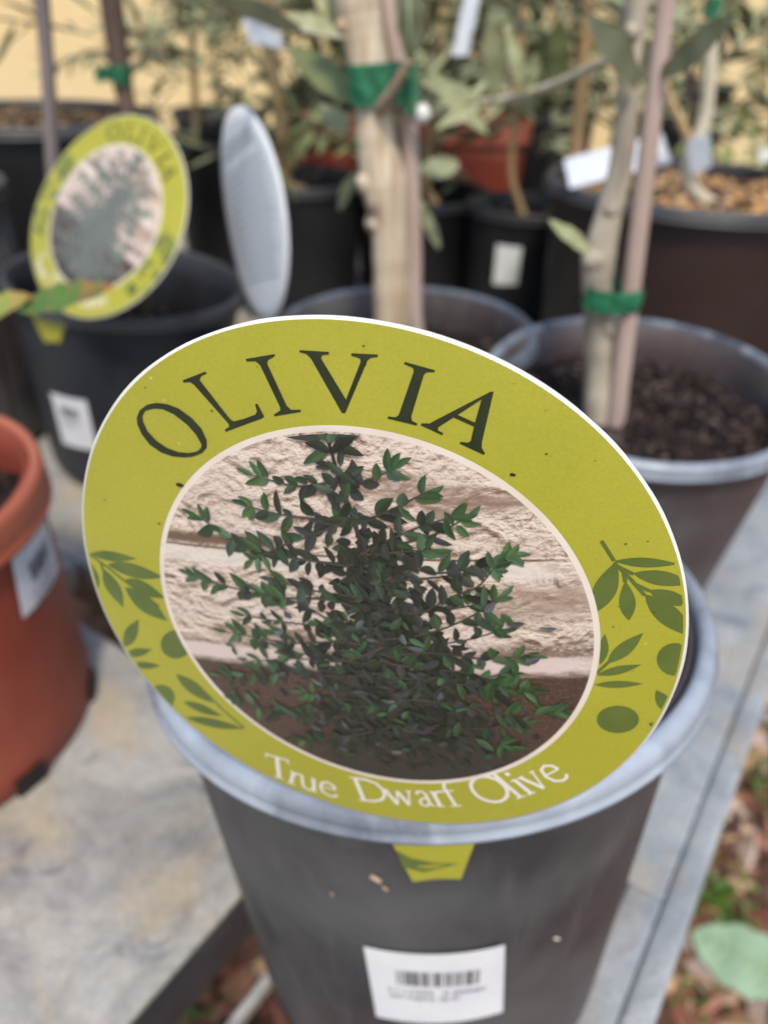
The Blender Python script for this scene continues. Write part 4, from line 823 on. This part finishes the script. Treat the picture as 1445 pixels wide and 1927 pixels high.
# left pot: thin stake and small stems
soil3 = Vector(P3.location)+P3.rotation_euler.to_matrix() @ Vector((-.045, -.01, .105))
stake3 = empty('stake', soil3, 'thin grey stake rising behind the left side of the second yellow tag', 'stake')
px_tube(stake3, 'cane', M['stake_grey'], [(120, 540), (102, 330), (92, 160), (80, 0), (70, -120)], .62, [10, 13, 13, 14, 14], 12, soil3, .02)
tree3 = empty('olive_seedling', Vector(P3.location)+Vector((.03, -.02, .11)), 'short brown stems standing in the charcoal pot behind the second tag', 'seedling')
for dx in (0, .012): px_tube(tree3, 'stem', M['bark_dark'], [(268+dx*900, 590), (262+dx*900, 480), (250+dx*900, 330), (246, 260)], .605, [8, 7, 6, 5], 10, Vector(P3.location)+Vector((.03+dx, -.02, .11)))
for i in range(8): big_leaf(tree3, at(250+6*i % 20, 270+12*i, .605), at(250+(40 if i % 2 else -34), 240+12*i, .60), 12, M['green'], F1)

# crown generator for the plants behind
def crown(root, stem_top, n_tw, spread, up_, ll, lw, m, seed, g=(.7, 1.5), step=.018, tl=(.08, .2)):
    rs = random.Random(seed); mb = MB(); tb = MB()
    for i in range(int(n_tw*.62)):
        h = rs.uniform(-up_, up_*.6); p = Vector(stem_top)+Vector((rs.gauss(0, spread*.18), rs.gauss(0, spread*.18), h)); a = rs.uniform(0, 6.283)
        d = Vector((math.cos(a), math.sin(a), rs.uniform(-.1, 1.4))).normalized(); L_ = rs.uniform(*tl); pts = [p]; n = int(L_/step)
        for j in range(n):
            d = (d+Vector((rs.gauss(0, .10), rs.gauss(0, .10), rs.gauss(0, .08)-.03))).normalized(); p = p+d*step; pts.append(p)
            for sg in (-1, 1):
                s = d.cross(Vector((rs.gauss(0, .4), rs.gauss(0, .4), 1))).normalized()*sg; ld = (d*.7+s*.8+Vector((rs.gauss(0, .2), rs.gauss(0, .2), rs.gauss(0, .25)))).normalized()
                V, F = leaf_verts(p, ld, Vector((rs.gauss(0, .5), rs.gauss(0, .5), 1)), ll*rs.uniform(.6, 1.2), lw*rs.uniform(.7, 1.2), .2, rs.uniform(0, .2), 3); q = rs.uniform(*g); mb.add(V, F, (q, q, q))
        if len(pts) > 2: tb.tube(pts, .0011, 4)
    mb.v = world_to(root, mb.v); tb.v = world_to(root, tb.v)
    mb.build('crown', m, root, False, True, 'stuff'); tb.build('twig', M['bark_dark'], root, kind='stuff')
def rear_plant(name, label, cat, base, pts, Y, rpx, stemmat, crowns, grp=None):
    root = empty(name, base, label, cat, grp)
    px_tube(root, 'trunk', stemmat, pts, Y, rpx, 12, base, .04)
    for c in crowns: crown(root, *c)
    return root
def potsoil(i, dx=0, dy=0): b = BP[i][0]; return Vector(b.location)+Vector((dx, dy, b['H']-.02))
rear_plant('olive_tree', 'dark brown olive trunk with green tape against the ochre wall at upper left', 'olive tree', potsoil(1, .08, 0), [(240, 230), (228, 140), (216, 50), (206, -30), (196, -150)], .985, [15, 19, 21, 22, 22], M['bark_dark'],
    [(at(215, -90, .98), 6, .2, .10, .055, .008, M['olive'], 21, (.6, 1.2), .02, (.10, .22)), (at(60, 30, .95), 3, .2, .05, .055, .008, M['olive'], 22, (.6, 1.2), .022, (.08, .16))])
tie('tie_tape', 'dark green tape flagging left from the brown trunk at upper left', 214, 246, 122, 156, .985, 3, .017, 0, ((216, 138), (176, 140), 26))
rear_plant('olive_tree', 'thin stemmed leafy olive plant left of the white blank tag', 'olive tree', potsoil(6, .02, 0), [(378, 330), (368, 200), (362, 60), (355, -60)], 1.25, [7, 7, 7, 6], M['cane'],
    [(at(372, 110, 1.25), 20, .3, .14, .045, .0075, M['olive'], 23, (.6, 1.8), .014, (.08, .18)), (at(400, 20, 1.3), 20, .35, .10, .045, .008, M['olive'], 24, (.5, 1.7), .014, (.08, .2))])
rear_plant('olive_tree', 'bushy olive plant on a tan cane just left of the main trunk', 'olive tree', potsoil(4, .015, -.01), [(538, 340), (528, 230), (512, 110), (500, -30)], 1.07, [12, 13, 13, 12], M['cane'],
    [(at(590, 190, 1.15), 34, .35, .12, .045, .010, M['green'], 25, (.7, 2.2), .014, (.08, .18)), (at(500, 40, 1.1), 20, .3, .08, .045, .008, M['olive'], 26, (.7, 1.9), .014, (.08, .18))])
rear_plant('olive_tree', 'grey leaved olive plant behind the cane right of the main trunk', 'olive tree', potsoil(3, .02, 0), [(800, 340), (815, 200), (830, 60), (838, -60)], 1.12, [8, 8, 8, 7], M['cane'],
    [(at(850, 150, 1.15), 34, .4, .14, .05, .010, M['olive'], 27, (.6, 1.8), .014, (.08, .2))])
rear_plant('olive_tree', 'small olive plant in the labelled black pot', 'olive tree', potsoil(5, 0, 0), [(962, 330), (968, 240), (978, 120), (985, 10)], 1.03, [7, 7, 6, 6], M['cane'],
    [(at(985, 120, 1.05), 24, .3, .12, .045, .010, M['olive'], 28, (.6, 1.7), .014, (.07, .17))])
big = rear_plant('olive_tree', 'young tree with cream coloured stem rising from the gravel of the big right pot', 'young tree', potsoil(0, .015, -.045), [(1302, 355), (1300, 300), (1326, 220), (1335, 120), (1342, 20), (1350, -80)], .755, [14, 15, 13, 13, 13, 13], M['cream_stem'],
    [(at(1385, 60, .85), 12, .25, .08, .05, .011, M['olive'], 29, (.8, 2.0), .018, (.07, .16))])
px_tube(big, 'branch', M['cane'], [(1300, 270), (1262, 190), (1240, 120)], .76, [8, 7, 6], 10); px_tube(big, 'branch', M['bark_dark'], [(1292, 300), (1300, 200), (1290, 100)], .78, [7, 7, 6], 10)
tie('tie_tape', 'small bright green tape at the top of the cream stem', 1326, 1354, -6, 34, .755, 4, .010, 0)
cane5 = empty('stake', atz(1080, 320, -.27)+Vector((0, 0, 0)), 'tan bamboo cane standing left of the big right pot', 'stake'); cane5.location = at(1075, 330, .98)
px_tube(cane5, 'cane', M['cane'], [(1075, 520), (1082, 300), (1095, 160), (1105, 20), (1112, -60)], .98, [12, 13, 13, 12, 12], 12)
# white labels in the big pot
def slab(name, corners, th, m, label, cat, grp=None):
    c = sum((Vector(p) for p in corners), Vector())/4; root = empty(name, c, label, cat, grp); n = (Vector(corners[1])-Vector(corners[0])).cross(Vector(corners[3])-Vector(corners[0])).normalized()
    V = [Vector(p)+n*th/2 for p in corners]+[Vector(p)-n*th/2 for p in corners]
    mesh('label_card', world_to(root, V), [(0, 1, 2, 3), (7, 6, 5, 4), (0, 4, 5, 1), (1, 5, 6, 2), (2, 6, 7, 3), (3, 7, 4, 0)], m, root, False); return root
slab('plant_label', [at(1060, 300, .74), at(1245, 250, .80), at(1262, 305, .79), at(1072, 355, .73)], .001, M['paper_blue'], 'long blank white label lying slanted in the big right pot', 'plant label', 'white plant labels')
slab('plant_label', [at(1292, 265, .745), at(1336, 252, .735), at(1338, 312, .735), at(1300, 330, .745)], .001, M['paper_blue'], 'short bluish white label standing beside the cream stem', 'plant label', 'white plant labels')
slab('plant_label', [at(1425, 280, .88), at(1455, 276, .88), at(1457, 302, .88), at(1427, 306, .88)], .001, M['card_white'], 'tiny white label at the right edge behind the big pot rim', 'plant label', 'white plant labels')
slab('plant_label', [at(455, 30, 1.0), at(528, 62, 1.0), at(534, 92, 1.0), at(470, 80, 1.0)], .0012, M['paper_blue'], 'white and blue label hanging behind the dark leaf at the top', 'plant label', 'white plant labels')
slab('plant_label', [at(876, -20, .9), at(906, -20, .9), at(880, 105, .9), at(850, 105, .9)], .0012, M['paper_blue'], 'narrow white label hanging between leaves at top centre', 'plant label', 'white plant labels')

# far rows: pots with bushy plants, one by one
kinds = {'silver': ('olive', .045, .010, (.9, 2.7), 'silvery leaved'), 'dark': ('green', .040, .013, (.6, 1.8), 'dark green'), 'lime': ('lime_leaf', .032, .014, (.5, 1.2), 'yellow green')}
far = [(.34, 1.30, -.16, 'silver', 30, 'behind the labelled pot'), (.56, 1.20, -.16, 'silver', 30, 'behind the big right pot'), (.66, 1.02, -.20, 'lime', 24, 'at the right edge behind the big pot'),
 (.02, 1.62, -.12, 'dark', 46, 'in the back terracotta row centre'), (.28, 1.66, -.12, 'dark', 40, 'right of the back terracotta pots'), (-.16, 1.72, -.10, 'dark', 40, 'left of the back terracotta pots'),
 (.50, 1.58, -.12, 'silver', 40, 'in the far row right of centre'), (.78, 1.52, -.12, 'dark', 40, 'at the far right of the back row'), (.98, 1.80, -.08, 'lime', 40, 'furthest right against the wall'),
 (.66, 1.92, -.08, 'lime', 44, 'against the wall right of centre'), (.38, 1.98, -.06, 'silver', 44, 'against the wall near the centre'), (.12, 2.02, -.06, 'lime', 36, 'against the wall behind the main trunk'), (-.16, 2.05, -.10, 'silver', 24, 'against the wall left of the main trunk'), (-.36, 1.68, -.14, 'silver', 7, 'left in the far row beside the bare wall')]
for i, (x, y, z, kd, n, where) in enumerate(far):
    mm, ll, lw, g, word = kinds[kd]; H = BT-ZC; hh = z-(-.366)
    pr, f_ = make_pot('nursery_pot', (x, y, z+ZC-.03), (0, 0, 1), .095, hh-.03, .08, M['pot_black'], M['lip_black'], 'black pot of the %s plant %s' % (word, where), 'black pots in the back rows', .02, 60+i, .012, grains=0)
    b_ = Vector(pr.location)+Vector((0, 0, pr['H']-.02)); root = empty('shrub', b_, '%s bushy plant %s' % (word, where), 'shrub', 'bushy plants in the far rows')
    mb = MB(); mb.tube([b_, b_+Vector((.004, 0, .12)), b_+Vector((-.006, 0, .30))], [.006, .005, .003], 8); mb.v = world_to(root, mb.v); mb.build('trunk', M['cane'] if i % 3 else M['bark_dark'], root)
    crown(root, b_+Vector((0, 0, .17)), n, .45, .15, ll*1.1, lw*1.1, M[mm], 200+i, g, .017, (.09, .2))

# leaf with red tip in front of the second tag, on a stem from the terracotta pot
s0 = Vector(T1.location)+Vector((-.03, .02, .13)); sap = empty('seedling', s0, 'seedling whose red tipped green leaf reaches in front of the second tag', 'seedling')
px_tube(sap, 'stem', M['green_stem'] if 'green_stem' in M else M['lime_leaf_stem'] if 'lime_leaf_stem' in M else M['cane'], [(-150, 700), (-120, 620), (-20, 590)], [.34, .345, .35], [6, 6, 5], 8, s0)
def two_tone(root, base, tip, wpx, facing, c0, c1, m, curl=.0, name='leaf'):
    b2, t = Vector(base), Vector(tip); wd = prad(wpx, (b2+t)/2); V, F = leaf_verts(b2, t-b2, facing, (t-b2).length, wd, .25, curl, 16)
    cols = []
    for i in range(17):
        s = i/16; e = .72+.1*math.sin(i); f = max(0, min(1, (s-e)/.2)); c = [lerp(c0[k2], c1[k2], f) for k2 in range(3)]
        for k3 in range(3):
            ed = .35 if k3 != 1 and i % 3 == 0 else 0; cols.append(tuple(lerp(c[k2], c1[k2], ed) for k2 in range(3)))
    return mesh(name, world_to(root, V), F, m, root, True, cols)
M['tint_leaf'] = tinted('red_tipped_leaf', .45, .5, .1, 40)
two_tone(sap, at(30, 583, .350), at(212, 542, .352), 80, (.1, -.35, .93), (.085, .17, .03), (.42, .13, .05), M['tint_leaf'], .02)
two_tone(sap, at(-60, 600, .348), at(60, 560, .350), 60, (0, -.5, .8), (.22, .27, .05), (.4, .16, .05), M['tint_leaf'])
# pale mint leaf at lower right, on a plant that stands on the ground beside the bench
g0 = Vector((.72, .30, .0)); mint = empty('broad_leaf_plant', g0, 'pale mint green broad leaf reaching in over the bark chips at lower right', 'plant')
lb = cam_pt(1500, 1865, .80)+Vector((0, 0, ZC)); lt = cam_pt(1302, 1752, .86)+Vector((0, 0, ZC))
mb = MB(); mb.tube(smoothline([g0, g0.lerp(lb, .5)+Vector((.06, 0, .03)), lb], 6), .003, 8); mb.v = world_to(mint, mb.v); mb.build('stem', M['pale_rib'], mint)
big_leaf(mint, lb, lt, 118, M['mint'], (.05, -.75, .66), 'leaf', fold=.12, curl=.04)
P = [lb.lerp(lt, s)+Vector((0, 0, .0035)) for s in (0, .3, .6, .9)]; mb = MB(); mb.tube(P, [.0016, .0013, .001, .0005], 6); mb.v = world_to(mint, mb.v); mb.build('midrib', M['pale_rib'], mint)
ld = (lt-lb); lw_ = ld.cross(Vector((.05, -.75, .66))).normalized()
for k in range(7):
    for sg in (-1, 1):
        s = .12+.11*k; a = lb+ld*s+Vector((0, 0, .0022)); e = a+ld*.10+lw_*sg*.021*math.sin(PI*min(1, s+.08))+Vector((0, 0, .0005)); mb = MB(); mb.tube([a, a.lerp(e, .5), e], [.0006, .0005, .0003], 5); mb.v = world_to(mint, mb.v); mb.build('vein', M['pale_rib'], mint)
for s in ((.05, .02), (-.02, .05)):
    e = lb+Vector((.08+s[0], s[1]-.05, .02)); V, F = leaf_verts(lb+Vector((.01, 0, -.02)), e-lb, (0, -.3, .9), .10, .055, .1, .1, 10); mesh('leaf', world_to(mint, V), F, M['mint'], mint, True, [(1, 1, 1)]*len(V))
